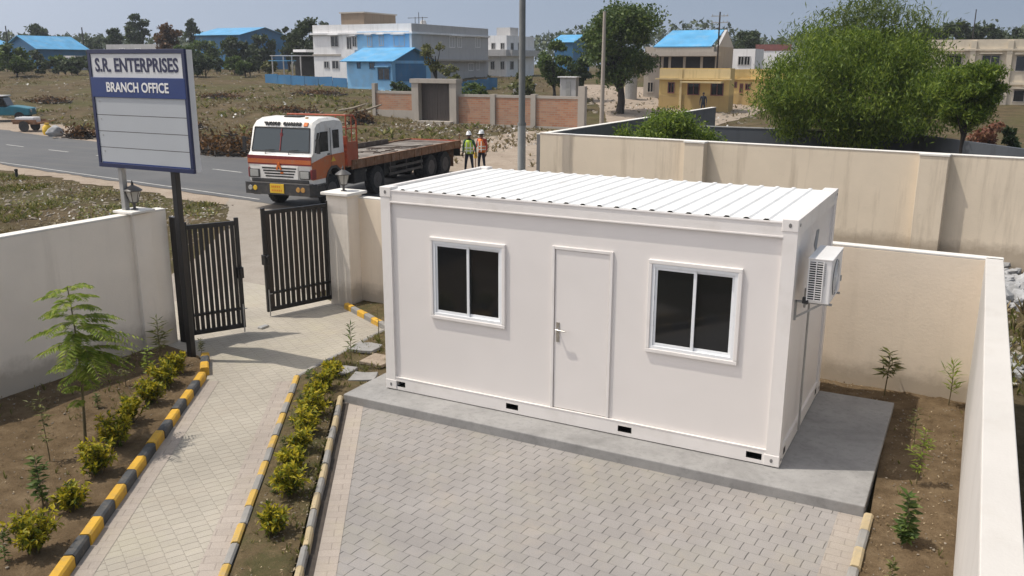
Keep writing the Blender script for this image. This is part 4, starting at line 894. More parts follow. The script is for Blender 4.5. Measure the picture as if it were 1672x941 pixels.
def person(loc, rz, label, shirt, vest=None, helmet=True, H=1.74, arm=(0.10, 0.10), stance=0.12, bend=(0.0, 0.0)):
    r = thing('person', label, 'person', loc, rz); k = H/1.74
    J = [(0, 0, .94), (0, .0, 1.08), (0, .01, 1.24), (0, .015, 1.38), (0, .01, 1.47), (0, -.01, 1.55), (0, -.015, 1.645), (0, -.01, 1.70)]
    R = [(.155, .115), (.14, .10), (.165, .115), (.155, .105), (.062, .062), (.062, .068), (.078, .095), (.06, .075)]
    E = [(i, i+1) for i in range(7)]; hands = []
    for s, b in ((-1, 0), (1, 1)):
        i = len(J); J += [(s*.19, .015, 1.41), (s*(.235+arm[b]*.4), .02, 1.14), (s*(.235+arm[b]*.6), -.05-bend[b]*.2, .905+bend[b]*.15), (s*(.235+arm[b]*.62), -.07-bend[b]*.25, .845+bend[b]*.17)]
        R += [(.068, .068), (.047, .047), (.036, .036), (.032, .036)]; E += [(3, i), (i, i+1), (i+1, i+2), (i+2, i+3)]; hands.append((Vector(J[-1]), s))
        i = len(J); st = stance*s
        J += [(s*.09, 0, .86), (s*.09+st*.4, -.015, .49), (s*.09+st*.7, .015, .11), (s*.09+st*.75, -.03, .045), (s*.09+st*.85, -.15, .035)]
        R += [(.088, .095), (.062, .066), (.043, .047), (.043, .042), (.04, .03)]; E += [(0, i), (i, i+1), (i+1, i+2), (i+2, i+3), (i+3, i+4)]
    me = skin_mesh([tuple(c*k for c in j) for j in J], E, [tuple(c*k for c in q) for q in R])
    for mt in (shirt, M['jeans'], M['skin'], M['boot']): me.materials.append(mt)
    bm = bmesh.new(); bm.from_mesh(me)
    for f in bm.faces:
        c = f.calc_center_median()/k; f.smooth = True
        if c.z > 1.50: f.material_index = 2
        elif c.z < .10: f.material_index = 3
        elif abs(c.x) > .20 and c.z < .93+.1*max(bend): f.material_index = 2
        elif c.z < .93: f.material_index = 1
        else: f.material_index = 0
    def blob(pts, rad, mi, n=6):
        q = MB(); q.tube([tuple(Vector(p)*k) for p in pts], [x*k for x in rad], n); vs_ = [bm.verts.new(p) for p in q.v]
        for f in q.f:
            try: nf = bm.faces.new([vs_[i] for i in f]); nf.material_index = mi; nf.smooth = True
            except ValueError: pass
    for p, s in hands:                                # palm, four curled fingers of unequal length and a thumb
        blob([p+Vector((0, 0, .02)), p+Vector((0, -.006, -.03)), p+Vector((0, -.01, -.085))], [.026, .036, .034], 2, 8)
        for q, (dy, L_) in enumerate(((-.036, .066), (-.012, .078), (.011, .072), (.032, .055))):
            b0 = p+Vector((0, dy-.01, -.085)); blob([b0, b0+Vector((-s*.006, -.003, -L_*.5)), b0+Vector((-s*.024, -.005, -L_*.95))], [.0105, .0095, .007], 2)
        b0 = p+Vector((0, -.035, -.03)); blob([b0, b0+Vector((-s*.012, -.022, -.03)), b0+Vector((-s*.02, -.026, -.06))], [.013, .011, .008], 2)
    blob([(0, -.085, 1.645), (0, -.125, 1.615), (0, -.11, 1.60)], [.008, .017, .012], 2)      # nose
    for s in (-1, 1): blob([(s*.078, .0, 1.66), (s*.09, .008, 1.64), (s*.08, .0, 1.605)], [.010, .017, .010], 2)   # ears
    bm.to_mesh(me); bm.free(); me.name = 'body'; o = bpy.data.objects.new('body', me); COL.objects.link(o); o.parent = r
    f = MB()
    for s in (-1, 1): f.lathe([(0, -.012), (.012, -.008), (.012, .004), (0, .006)], 8, (s*.033*k, -.103*k, 1.655*k), 'y')
    f.build('eyes', M['hair'], r); f = MB(); f.box(-.028*k, -.107*k, 1.573*k, .028*k, -.095*k, 1.581*k); f.build('mouth', M['shr'], r)
    hq = MB(); hq.lathe([(.083*k, 1.62*k), (.094*k, 1.66*k), (.088*k, 1.72*k), (.06*k, 1.765*k), (0, 1.782*k)], 14, (0, .012, 0), sx=1, sy=1.15); hq.build('hair', M['hair'], r, smooth=60)
    if helmet:
        hq = MB(); hq.lathe([(.135*k, 1.685*k), (.137*k, 1.695*k), (.116*k, 1.70*k), (.112*k, 1.745*k), (.092*k, 1.80*k), (.055*k, 1.835*k), (0, 1.848*k)], 18, (0, -.01, 0), sx=1, sy=1.18)
        hq.box(-.075*k, -.215*k, 1.683*k, .075*k, -.12*k, 1.695*k); hq.box(-.016*k, -.12*k, 1.74*k, .016*k, .09*k, 1.852*k); hq.build('helmet', M['helm'], r, smooth=40)
    if vest:
        q = MB(); ring = [(.185, .135, .86), (.180, .132, 1.0), (.185, .132, 1.15), (.195, .135, 1.28), (.19, .125, 1.38), (.135, .10, 1.455)]
        V = []; n_ = 24
        for a, b, z in ring: V += [(a*k*cos(2*pi*j/n_), b*k*sin(2*pi*j/n_)+.01*k, z*k) for j in range(n_)]
        F = [(i*n_+j, i*n_+(j+1) % n_, (i+1)*n_+(j+1) % n_, (i+1)*n_+j) for i in range(5) for j in range(n_) if not (i >= 3 and (j % 12) in (0, 11, 1, 10) and i == 3)]
        q.add(V, F); vo = q.build('vest', vest, r, smooth=60); vo.modifiers.new('t', 'SOLIDIFY').thickness = .012
        q = MB()
        for z, a, b in ((.97, .187, .139), (1.10, .189, .139)):
            q.add([(a*k*cos(2*pi*j/n_), b*k*sin(2*pi*j/n_)+.01*k, (z+dz)*k) for dz in (0, .05) for j in range(n_)], [(j, (j+1) % n_, n_+(j+1) % n_, n_+j) for j in range(n_)])
        for s in (-1, 1): q.bar((s*.085*k, -.142*k, .9*k), (s*.085*k, -.138*k, 1.36*k), .045*k, .008*k, up=(0, 1, 0))
        q.build('reflective_band', M['refl'], r)
    return r
pA = at(766, 274, 38.6); pB = at(786.5, 272, 39.2)
person((pA[0], pA[1], tz(pA[0], pA[1])+.025), RAD(22), 'worker in a lime vest and white helmet standing with arms hanging behind the truck', M['shg'], M['lime'], arm=(.04, .12))
person((pB[0], pB[1], tz(pB[0], pB[1])+.025), RAD(-8), 'worker in an orange vest and white helmet standing to the right of the lime vest', M['shr'], M['oran'], arm=(.12, .10), bend=(.4, 0.0))
p = at(776.5, 272, 40.2); mk = thing('marker_post', 'thin post with a yellow top standing between the two workers', 'marker post', (p[0], p[1], tz(p[0], p[1])))
m = MB(); m.tube([(0, 0, -.1), (0, 0, .52)], .022, 7); m.build('shaft', M['rustm'], mk); m = MB(); m.box(-.07, -.05, .5, .07, .05, .76); m.build('head', M['yel'], mk, bevel=.01)
# ------------------------------------------------------------------ foliage tools
def leaf_cloud(P, size, aspect=0.4, up=0.3, droop=None, var=0.4):
    """diamond leaves at points P (N,3); returns vertices (4N,3)"""
    n = len(P); d = rng.normal(size=(n, 3)); d /= np.linalg.norm(d, axis=1)[:, None]
    if droop is not None: d = d*(1-abs(droop))+np.array([0, 0, -1.0])*droop; d /= np.linalg.norm(d, axis=1)[:, None]
    nn = rng.normal(size=(n, 3)); nn[:, 2] += up*3; s = np.cross(d, nn); s /= np.linalg.norm(s, axis=1)[:, None]+1e-9
    L = size*(1+var*(rng.random(n)*2-1)); L = L[:, None]
    return np.stack([P-d*L*.5, P+s*L*aspect*.5-d*L*.08, P+d*L*.5, P-s*L*aspect*.5-d*L*.08], 1).reshape(-1, 3)
def leaves_on(mb, base, dirs, L, w_, mi=0):
    """leaves that start at base points and run along dirs"""
    base = np.asarray(base, float); d = np.asarray(dirs, float); d /= np.linalg.norm(d, axis=1)[:, None]+1e-9
    up = np.tile([0., 0., 1.], (len(d), 1))+rng.normal(size=d.shape)*.35; s = np.cross(d, up); s /= np.linalg.norm(s, axis=1)[:, None]+1e-9
    L = np.asarray(L, float).reshape(-1, 1)*np.ones((len(d), 1)); W = np.asarray(w_, float).reshape(-1, 1)*np.ones((len(d), 1))
    nrm_ = np.cross(s, d)
    tip = base+d*L-nrm_*L*.12
    mb.arr(np.stack([base, base+d*L*.45+s*W*.5+nrm_*W*.12, tip, base+d*L*.45-s*W*.5+nrm_*W*.12], 1).reshape(-1, 3), 4, mi)

def hedge_shrub(loc, s, label, seed, green=0.35):
    r = thing('hedge_shrub', label, 'shrub', loc, rnd.uniform(0, 6), 'golden hedge shrubs along the path')
    st = MB(); lf = MB(); ng = int(44*s/.3)
    for k in range(ng):
        a = rnd.uniform(0, 2*pi); sp = rnd.uniform(.1, .75)**.8; h = s*rnd.uniform(.6, 1.3)*(1-.30*sp)
        p0 = Vector((rnd.uniform(-.02, .02), rnd.uniform(-.02, .02), -.03)); p2 = Vector((cos(a)*sp*s*.80, sin(a)*sp*s*.80, h)); p1 = p0.lerp(p2, .5)+Vector((0, 0, h*.12))
        st.tube([p0, p1, p2], [.006, .004, .002], 4)
        nl = rnd.randint(17, 26); t = np.linspace(.35, 1.0, nl)**.8; B = np.array([list(p0*(1-q)**2+p1*2*q*(1-q)+p2*q*q) for q in t]); ax = np.array(list((p2-p1).normalized()))
        dr = rng.normal(size=(nl, 3))*.75+ax*.55; L = np.where(t > .95, .072, .060)*rng.uniform(.7, 1.25, nl)
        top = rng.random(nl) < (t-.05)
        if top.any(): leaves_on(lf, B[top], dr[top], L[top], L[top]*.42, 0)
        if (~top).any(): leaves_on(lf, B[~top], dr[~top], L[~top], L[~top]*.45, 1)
    st.build('stems', M['stem'], r); lf.build('foliage', [M['gold'], M['goldg']], r, fix=False); return r
def sapling(name, loc, h, label, cat, leaf, nl=30, L=.14, w_=.035, spread=.5, bare=.35, stemr=.008, droop=-.1, group=None, lean=(0, 0), nbr=0):
    r = thing(name, label, cat, loc, rnd.uniform(0, 6), group); st = MB(); lf = MB()
    n = 7; ph = rnd.uniform(0, 6); pts = [Vector((lean[0]*t*h+.02*h*sin(3*t+ph), lean[1]*t*h+.02*h*cos(2.4*t+ph), t*h-.04*(t == 0))) for t in np.linspace(0, 1, n)]
    st.tube(pts, [stemr*(1-.75*t) for t in np.linspace(0, 1, n)], 6)
    def along(t): i = min(int(t*(n-1)), n-2); return pts[i].lerp(pts[i+1], t*(n-1)-i)
    B, Dv, LL = [], [], []
    axes = [(along, 1.0, bare, nl)]
    for k in range(nbr):
        t0 = rnd.uniform(bare*.8, .8); b0 = along(t0); a = rnd.uniform(0, 6.28); bl = h*rnd.uniform(.18, .3); b1 = b0+Vector((cos(a)*bl*.7, sin(a)*bl*.7, bl*.7)); st.tube([b0, b0.lerp(b1, .5), b1], [stemr*.5, stemr*.35, stemr*.2], 5)
        axes.append(((lambda t, b0=b0, b1=b1: b0.lerp(b1, t)), .8, .2, nl//3))
    for fn, sc_, lo, cnt in axes:
        for k in range(cnt):
            t = lo+(1-lo)*(k+.5)/cnt; a = k*2.4+rnd.uniform(-.4, .4); el = droop+spread*t+rnd.uniform(-.25, .25)
            B.append(list(fn(t))); Dv.append([cos(a)*cos(el), sin(a)*cos(el), sin(el)]); LL.append(L*sc_*rnd.uniform(.65, 1.2)*(1-.35*abs(t-.6)))
    LL = np.array(LL); leaves_on(lf, B, Dv, LL, LL*(w_/L))
    st.build('stem', M['stem'], r, smooth=60); lf.build('foliage', leaf, r, fix=False); return r
def feather_tree(loc, h, label):
    r = thing('feathery_sapling', label, 'sapling', loc, 0.0); st = MB(); lf = MB(); n = 9
    pts = [Vector((.05*sin(2.2*t)-.02*t, .03*sin(3*t), t*h-.05*(t == 0))) for t in np.linspace(0, 1, n)]; st.tube(pts, [.017*(1-.8*t)+.002 for t in np.linspace(0, 1, n)], 8)
    def along(t): i = min(int(t*(n-1)), n-2); return pts[i].lerp(pts[i+1], t*(n-1)-i)
    fr = []
    for k in range(38):
        t = .42+.58*(k+.5)/38; a = k*2.39996; fr.append((along(t), a, (.56-.34*abs(t-.68)/.4)*rnd.uniform(.75, 1.15), .55*t))
    for k in range(26): fr.append((along(rnd.uniform(.52, .82)), rnd.uniform(-.9, 1.3), rnd.uniform(.4, .72), rnd.uniform(.0, .5)))
    for k in range(4): fr.append((along(rnd.uniform(.22, .4)), rnd.uniform(0, 6.28), .22, .6))
    for b, a, L, el in fr:
        m_ = 15; P = []
        for q in range(m_+1):
            u = q/m_; P.append(b+Vector((cos(a)*L*u, sin(a)*L*u, L*(sin(el)*u*1.0-.55*u*u))))
        st.tube(P[::3], .0022, 4); B, Dv, LL = [], [], []
        for q in range(2, m_+1):
            tg = (P[q]-P[q-1]).normalized(); sd_ = tg.cross(Vector((0, 0, 1))).normalized()
            for s in (-1, 1): B.append(list(P[q])); v = tg*.45+sd_*s*.9+Vector((0, 0, -.18)); Dv.append(list(v)); LL.append(.12*sin(pi*(.12+.80*q/m_))*rnd.uniform(.8, 1.15))
        LL = np.array(LL); leaves_on(lf, B, Dv, LL, LL*.30)
    st.build('stem', M['stem'], r, smooth=60); lf.build('foliage', M['fern'], r, fix=False); return r

BZ_ = 0.05
HL = [(-3.02, -.74, .26), (-2.76, -1.20, .30), (-2.46, -1.72, .31), (-2.12, -2.25, .28), (-1.72, -2.84, .33), (-1.28, -3.42, .32), (-.86, -4.06, .26), (-.42, -4.72, .35)]
LBL = ['golden hedge shrub nearest the black signboard post', 'second golden hedge shrub from the signboard post beside the kerb', 'bushy golden hedge shrub third from the signboard post', 'golden hedge shrub level with the feathery sapling, behind the kerb',
       'golden shrub below the feathery sapling on the left verge', 'large golden shrub on the left verge above the kerb end', 'small golden shrub beside the dark leafy sapling, near the picture bottom', 'golden hedge shrub in the bottom left picture corner']
for (x, y, s), l in zip(HL, LBL): hedge_shrub((x-.02+rnd.uniform(-.05, .03), y-.06, BZ_), s*rnd.uniform(.95, 1.2), l, 0)
HM = [(-1.02, .10, .24), (-.84, -.30, .26), (-.60, -.72, .27), (-.36, -1.12, .27), (-.10, -1.56, .29), (.18, -1.98, .27), (.48, -2.42, .26), (.80, -2.88, .28), (1.22, -3.52, .29)]
LBM = ['topmost golden shrub of the middle bed, near the concrete slab corner', 'second golden shrub from the top of the middle bed', 'third golden shrub from the top of the middle bed', 'fourth golden shrub from the top of the middle bed',
       'golden shrub halfway down the middle bed', 'golden shrub just below the middle of the centre bed', 'third golden shrub from the bottom of the middle bed', 'second golden shrub from the bottom of the middle bed', 'bottommost golden shrub of the middle bed, near the picture edge']
for (x, y, s), l in zip(HM, LBM): hedge_shrub((x+rnd.uniform(-.05, .05), y, BZ_), s*rnd.uniform(.82, 1.1), l, 0)
feather_tree((-2.18, -2.97, BZ_), 1.88, 'tall feathery green sapling with drooping fronds in the left soil bed')
GS_ = 'young plants in the soil beds'
sapling('sapling', (-3.55, -.66, BZ_), .72, 'pale leafed young sapling close to the left wall by the gate post', 'sapling', M['oleaf'], 34, .17, .032, .6, .4, .012, group=GS_, nbr=3)
sapling('sapling', (-3.24, -1.15, BZ_), .48, 'bright green broad leafed plant left of the hedge near the signboard post', 'sapling', M['fern'], 30, .11, .045, .5, .15, .008, group=GS_, nbr=2)
sapling('sapling', (-3.3, -1.5, BZ_), .5, 'wispy low plant at the shade edge by the left wall', 'sapling', M['oleaf'], 24, .09, .03, .5, .2, .006, group=GS_, nbr=3)
sapling('sapling', (-2.11, -3.49, BZ_), .78, 'sparse thin sapling with few yellowish leaves in the left bed', 'sapling', M['oleaf'], 26, .10, .03, .4, .25, .007, group=GS_, nbr=4)
sapling('sapling', (-1.2, -4.2, BZ_), .56, 'dark green leafy sapling near the bottom left corner', 'sapling', M['mleaf'], 44, .11, .05, .4, .12, .009, group=GS_, nbr=3)
sapling('sapling', (-1.04, .59, BZ_), .66, 'slender upright sapling by the stepping stones left of the cabin', 'sapling', M['mleaf'], 36, .13, .022, .9, .38, .008, group=GS_)
sapling('sapling', (-1.68, 2.1, BZ_), .5, 'thin stake-like seedling against the left edge of the cabin', 'sapling', M['oleaf'], 12, .07, .02, .5, .3, .008, group=GS_)
sapling('sapling', (5.95, 3.08, BZ_), .62, 'dark young palm-leafed sapling in front of the beige rear wall', 'sapling', M['oleaf'], 40, .21, .036, .7, .45, .011, droop=-.25, group=GS_, nbr=2)
sapling('sapling', (6.72, 3.05, BZ_), .60, 'yellow green narrow leafed sapling in the corner by the whitewashed wall', 'sapling', M['fern'], 40, .18, .022, 1.1, .35, .009, group=GS_, nbr=2)
sapling('sapling', (6.42, 1.55, BZ_), .45, 'faint thin sapling in the right bed, farthest of the bed row', 'sapling', M['oleaf'], 24, .09, .022, .5, .2, .006, group=GS_, nbr=2)
sapling('sapling', (6.52, .46, BZ_), .64, 'thin wispy sapling halfway along the right bed', 'sapling', M['fern'], 40, .12, .024, .5, .25, .007, group=GS_, nbr=3)
sapling('sapling', (6.50, -.89, BZ_), .5, 'leafy bright green plant low in the right bed', 'sapling', M['mleaf'], 60, .13, .058, .55, .12, .010, group=GS_, nbr=4)
for i, (x, y, h) in enumerate(((-2.62, -2.05, .22), (-2.95, -2.2, .2), (-1.75, -3.9, .2), (-.72, -.90, .22), (.12, -2.15, .24), (.66, -2.9, .2), (-.30, -1.52, .24), (-1.12, -.24, .22), (6.45, -1.7, .25), (-.55, -5.0, .3), (-3.5, .05, .22))):
    sapling('weed', (x, y, BZ_), h, ['small weed clump in the soil beneath the feathery sapling', 'low weed on the bare soil in front of the left wall', 'little weed between the two bottom left saplings', 'small plant beside the path kerb near the middle bed top', 'small plant beside the path kerb halfway down the middle bed', 'small plant beside the path kerb low in the middle bed', 'small plant in the upper middle bed between kerb and hedge', 'small weed at the kerb bend of the middle bed', 'small plant at the bottom of the right bed', 'low green weed at the bottom left picture corner', 'green weed clump at the wall foot behind the signboard post'][i], 'weed', M['mleaf'] if i % 2 else M['oleaf'], 26, .075, .026, .6, .1, .004, group='weeds in the soil beds', nbr=3)

# ------------------------------------------------------------------ scatter: weeds, litter, pebbles, rubble
def tuft_mesh(P, h, blades=6, spread=.5, w_=.05):
    n = len(P); k = blades; B = np.repeat(P, k, 0); a = rng.random(n*k)*2*pi; H = (np.repeat(h, k) if hasattr(h, '__len__') else h)*rng.uniform(.5, 1.2, n*k); s = rng.uniform(.1, 1, n*k)*spread
    tip = B+np.stack([np.cos(a)*s*H, np.sin(a)*s*H, H], -1); b = rng.random(n*k)*2*pi; W = np.stack([np.cos(b), np.sin(b), 0*b], -1)*(H*w_)[:, None]
    mid = B*.5+tip*.5+np.array([0, 0, .08])*H[:, None]
    return np.stack([B-W*.6, B+W*.6, mid+W, tip, mid-W], 1).reshape(-1, 3)
def stuff(name, mb, mats, label, cat):
    o = mb.build(name, mats, None, fix=False); return tag(o, label, cat, None, 'stuff')
def in_quad(n, q):
    a, b, c, d = [np.array(p, float) for p in q]; u, v = rng.random(n)[:, None], rng.random(n)[:, None]
    return (a*(1-u)+b*u)*(1-v)+(d*(1-u)+c*u)*v
def with_z(P, dz=0): return np.concatenate([P, (terr(P[:, 0], P[:, 1])+dz)[:, None]], 1)
ICO = None
def rocks(mb, P, S, flat=.6, mi=0):
    global ICO
    if ICO is None:
        bm = bmesh.new(); bmesh.ops.create_icosphere(bm, subdivisions=1, radius=1); ICO = (np.array([v.co[:] for v in bm.verts]), [tuple(v.index for v in f.verts) for f in bm.faces]); bm.free()
    V0, F0 = ICO
    for p, s in zip(P, S):
        q = rng.normal(size=(3, 3)); q, _ = np.linalg.qr(q)
        V = (V0*(1+rng.normal(size=(len(V0), 1))*.16))*np.array([1, rng.uniform(.55, .9), rng.uniform(.4, .8)]); V = V @ q.T; V[:, 2] *= flat
        o = len(mb.v); mb.v += (V*s+p).tolist(); mb.f += [tuple(i+o for i in f) for f in F0]; mb.m += [mi]*len(F0)
# bed litter and pebbles
m = MB(); bedq = [(((-4.38, -.1), (-3.2, -.3), (-.2, -5.2), (-4.38, -6)), 900), (((-1.30, -.02), (-.45, -.5), (2.2, -4.3), (1.52, -4.42)), 420), (((-1.7, 2.2), (-.45, 2.4), (-.45, -.3), (-1.45, -.1)), 260), (((6.18, 2.6), (6.9, 3.2), (6.9, -2.5), (6.18, -2.5)), 420), (((-3.1, 3.3), (0, 2.75), (0, 3.5), (-3.1, 3.7)), 60), (((5.0, 2.75), (6.1, 2.75), (6.7, 3.25), (5.0, 3.35)), 60)]
for q, n in bedq:
    P = in_quad(n, q); P = np.concatenate([P, np.full((n, 1), .075)], 1); m.arr(leaf_cloud(P, .03, .5, 1.5), 4)
stuff('leaf_litter', m, M['litter'], 'dry fallen leaves scattered over the garden soil', 'leaf litter')
m = MB()
for q, n in bedq:
    n = int(n*.7); P = in_quad(n, q); P = np.concatenate([P, np.full((n, 1), .06)], 1); rocks(m, P, rng.uniform(.004, .014, n)*rng.choice([1, 1, 1.5], n))
stuff('pebbles', m, M['stone'], 'small pebbles and clods in the garden soil', 'pebbles')
m = MB()
for q, n in ((bedq[1][0], 260), (bedq[2][0], 420), (((-4.38, -.1), (-3.2, -.3), (-.6, -5), (-4.38, -6)), 420), (bedq[3][0], 40)):
    P = in_quad(n, q); keep = vnoise(P[:, 0], P[:, 1], .5, 8) > .42; P = P[keep]; P = np.concatenate([P, np.full((len(P), 1), .05)], 1); m.arr(tuft_mesh(P, rng.uniform(.025, .085, len(P)), 7, .9, .07), 5)
stuff('grass', m, M['weed'], 'low grass and weeds growing in the middle bed', 'grass')
# roadside verge near left
m = MB(); md_ = MB(); mr = MB(); mt = MB()
vq = [((-28, 9.0), (-11.5, 7.5), (-14.5, 12.6), (-33, 14.6)), ((-24, 2), (-5.4, 2), (-9.5, 7.5), (-28, 9.0))]
for q, n in ((vq[0], 4200), (vq[1], 3600)):
    P = in_quad(n, q); g = vnoise(P[:, 0], P[:, 1], 1.5, 12); keep = (g > .55) & (np.abs(P[:, 1]-road_y(P[:, 0])) > 5.7) & ~((P[:, 0] > -10.2-.72*np.maximum(P[:, 1]-5, 0)) & (P[:, 1] > 0)); A = with_z(P[keep]); gr = vnoise(A[:, 0], A[:, 1], 3, 13) > .45
    m.arr(tuft_mesh(A[gr], rng.uniform(.03, .15, gr.sum()), 8, 1.3, .14), 5); md_.arr(tuft_mesh(A[~gr], rng.uniform(.03, .12, (~gr).sum()), 7, 1.3, .12), 5)
    P = in_quad(n//3, q); keep = (np.abs(P[:, 1]-road_y(P[:, 0])) > 5.4) & ~((P[:, 0] > -9.8-.72*np.maximum(P[:, 1]-5, 0)) & (P[:, 1] > 0)); A = with_z(P[keep]); rocks(mr, A, rng.uniform(.02, .07, len(A))*rng.choice([1, 1, 1.8], len(A)))
    A2 = with_z(in_quad(n//24, q), .05); keep = (np.abs(A2[:, 1]-road_y(A2[:, 0])) > 5.6) & ~((A2[:, 0] > -9.8-.72*np.maximum(A2[:, 1]-5, 0)) & (A2[:, 1] > 0)); mt.arr(leaf_cloud(A2[keep], .10, .6, 1.2), 4)
for q, n in ((vq[0], 9000), (vq[1], 9000)):
    P = in_quad(n, q); g = vnoise(P[:, 0], P[:, 1], 1.1, 31)+.35*vnoise(P[:, 0], P[:, 1], .4, 32); keep = (g > .70) & (np.abs(P[:, 1]-road_y(P[:, 0])) > 5.7) & ~((P[:, 0] > -10.2-.72*np.maximum(P[:, 1]-5, 0)) & (P[:, 1] > 0)); A = with_z(P[keep]); A[:, 2] += rng.random(len(A))*.07
    k = vnoise(A[:, 0], A[:, 1], 2.0, 33) > .5; m.arr(leaf_cloud(A[k], .09, .55, 1.2), 4); md_.arr(leaf_cloud(A[~k], .085, .55, 1.2), 4)
# field across the road
for q, n in ((((-95, 36), (-20, 25), (-24, 50), (-105, 75)), 6500), (((-105, 75), (-24, 50), (-40, 92), (-150, 130)), 4500), (((-62, 30.4), (-19, 24.4), (-20, 27.5), (-64, 34.5)), 2400)):
    P = in_quad(n, q); g = vnoise(P[:, 0], P[:, 1], 4.0, 14); keep = (g > .50) & (P[:, 1]-road_y(P[:, 0]) > 8.4) & ~((P[:, 0] > -21.5) & (P[:, 1] > 23)); A = with_z(P[keep]); gr = vnoise(A[:, 0], A[:, 1], 7, 15) > .52
    sz = .35 if n > 3000 else .3
    gr &= rng.random(len(A)) < .45
    m.arr(tuft_mesh(A[gr], rng.uniform(.06, sz*.9, gr.sum())*rng.choice([.6, 1, 1.3], gr.sum()), 9, 1.8, .2), 5); md_.arr(tuft_mesh(A[~gr], rng.uniform(.05, sz*.7, (~gr).sum()), 8, 1.8, .16), 5)
    P = in_quad(n//5, q); keep = (P[:, 1]-road_y(P[:, 0]) > 8.2) & ~((P[:, 0] > -19.5) & (P[:, 1] > 30)); A = with_z(P[keep]); rocks(mr, A, rng.uniform(.04, .13, len(A))*rng.choice([1, 1, 1.9], len(A)))
    A2 = with_z(in_quad(n//16, q), .1); keep = (A2[:, 1]-road_y(A2[:, 0]) > 8.2) & (vnoise(A2[:, 0], A2[:, 1], 6, 41) > .62); mt.arr(leaf_cloud(A2[keep], .24, .6, 1.2), 4)
# right side lane, stones around the truck and by the brick wall
for q, n, a, b in ((((7.2, 4.5), (9.5, 4.5), (9.5, 9.0), (7.2, 9.0)), 220, .03, .10), (((-30, 40), (-17, 39), (-15.8, 46), (-30, 47.5)), 420, .06, .2), (((-21, 26), (-15, 25.5), (-16, 38), (-24, 40)), 420, .05, .16), (((-13, 27), (-6, 27), (-8, 40), (-14, 40)), 160, .05, .16), (((-24, 58), (-9, 55), (-9, 72), (-30, 78)), 260, .08, .3)):
    A = with_z(in_quad(n, q)); rocks(mr, A, rng.uniform(a, b, n)); A = with_z(in_quad(n//2, q)); md_.arr(tuft_mesh(A, rng.uniform(.08, .3, len(A)), 7, 1.1, .14), 5)
    A = with_z(in_quad(n//4, q), .05); mt.arr(leaf_cloud(A, .2, .6, 1.2), 4)
A = with_z(in_quad(500, ((7.2, 4.0), (9.6, 4.0), (9.6, 9.4), (7.2, 9.4)))); m.arr(tuft_mesh(A, rng.uniform(.04, .16, len(A)), 7, 1.0, .1), 5)
stuff('roadside_weeds', m, M['weed'], 'green weeds covering the roadside verges and the open field', 'weeds')
stuff('dry_grass', md_, M['dryw'], 'dry grass tufts over the verges and the open field', 'dry grass')
stuff('scattered_stones', mr, M['stone'], 'stones and broken bricks scattered over the rough ground', 'stones')
stuff('litter', mt, M['trash'], 'pale paper and plastic litter scattered over the rough ground', 'litter')
m = MB(); A = with_z(in_quad(520, ((7.15, 9.2), (10.5, 9.2), (10.5, 12.6), (7.15, 12.85)))); A[:, 2] += np.maximum(0, vnoise(A[:, 0], A[:, 1], 1.2, 5)-.3)*.7*rng.random(len(A)); rocks(m, A, rng.uniform(.06, .26, len(A)), .75)
stuff('rubble_heap', m, M['stoned'], 'heap of grey broken concrete rubble outside the right wall', 'rubble')
m = MB(); A = with_z(in_quad(90, ((7.3, 5.2), (9, 5.2), (9, 6.8), (7.3, 6.8)))); rocks(m, A, rng.uniform(.06, .17, len(A)), .7)
stuff('rubble_heap', m, M['stoned'], 'smaller heap of pale stones outside the right wall, nearer the camera', 'rubble')
# ------------------------------------------------------------------ trees
def tree(name, label, px, D, top, wpx, leaf, n=3000, lsz=.3, bare=.3, group=None, ncl=26, base=None, asp=.5, droop=None, flat=1.0, clr=.17, limbs=9, cone=False, trunk_r=None, bark='barkd', extra=None):
    p = at(px, 104, D); x, y = p[0], p[1]; z = tz(x, y) if base is None else base; ppm = 1482/D; H = CAM[2]-(top-104)/ppm-z; W = wpx/ppm
    r = thing(name, label, 'tree', (x, y, z), 0, group); tr = MB(); R0 = trunk_r or max(.06, .028*H); hb = H*bare
    zc = H*(1+bare)/2; rz_ = H*(1-bare)/2*.92
    C = []
    while len(C) < ncl:
        q = rng.normal(size=3); q /= np.linalg.norm(q); rad = rng.uniform(.35, .95)**.7
        c = q*rad*np.array([W/2*.86, W/2*.86, rz_])
        if cone: k = (1-(c[2]/rz_+1)/2); c[:2] *= .25+k
        C.append(c+np.array([0, 0, zc]))
    C = np.array(C); tr.tube([(0, 0, -.3), (R0*.5, 0, hb*.5), (0, R0*.6, hb), (0, 0, hb+(H-hb)*.45)], [R0*1.25, R0, R0*.8, R0*.3], 9)
    for c in C[rng.permutation(ncl)[:limbs]]:
        a = Vector((0, 0, hb*rnd.uniform(.7, 1.25))); c_ = Vector(c); mid = a.lerp(c_, .5)+Vector((rnd.uniform(-.1, .1)*W, rnd.uniform(-.1, .1)*W, .04*H)); tr.tube([a, mid, c_], [R0*.5, R0*.3, R0*.08], 6)
    tr.build('trunk', M[bark], r, smooth=60)
    sub = []; cr = clr*W
    idx = rng.integers(0, ncl, n); sz = rng.uniform(.6, 1.25, ncl)
    g = rng.normal(size=(n, 3)); g /= np.linalg.norm(g, axis=1)[:, None]; g *= (rng.random(n)**.45)[:, None]
    P = C[idx]+g*cr*sz[idx][:, None]*np.array([1, 1, .68*flat])
    P = P+(rng.normal(size=(n, 3))*.02*W)
    lf = MB(); lf.arr(leaf_cloud(P, lsz, asp, .5, droop), 4)
    lf.build('crown', leaf, r, fix=False); return r, C, (W, H, x, y, z)
FT = 'trees along the horizon'
tree('tree', 'round dark tree on the far left horizon behind the blue shed', 72, 190, 36, 52, M['farleaf'], 2600, .75, .15, FT)
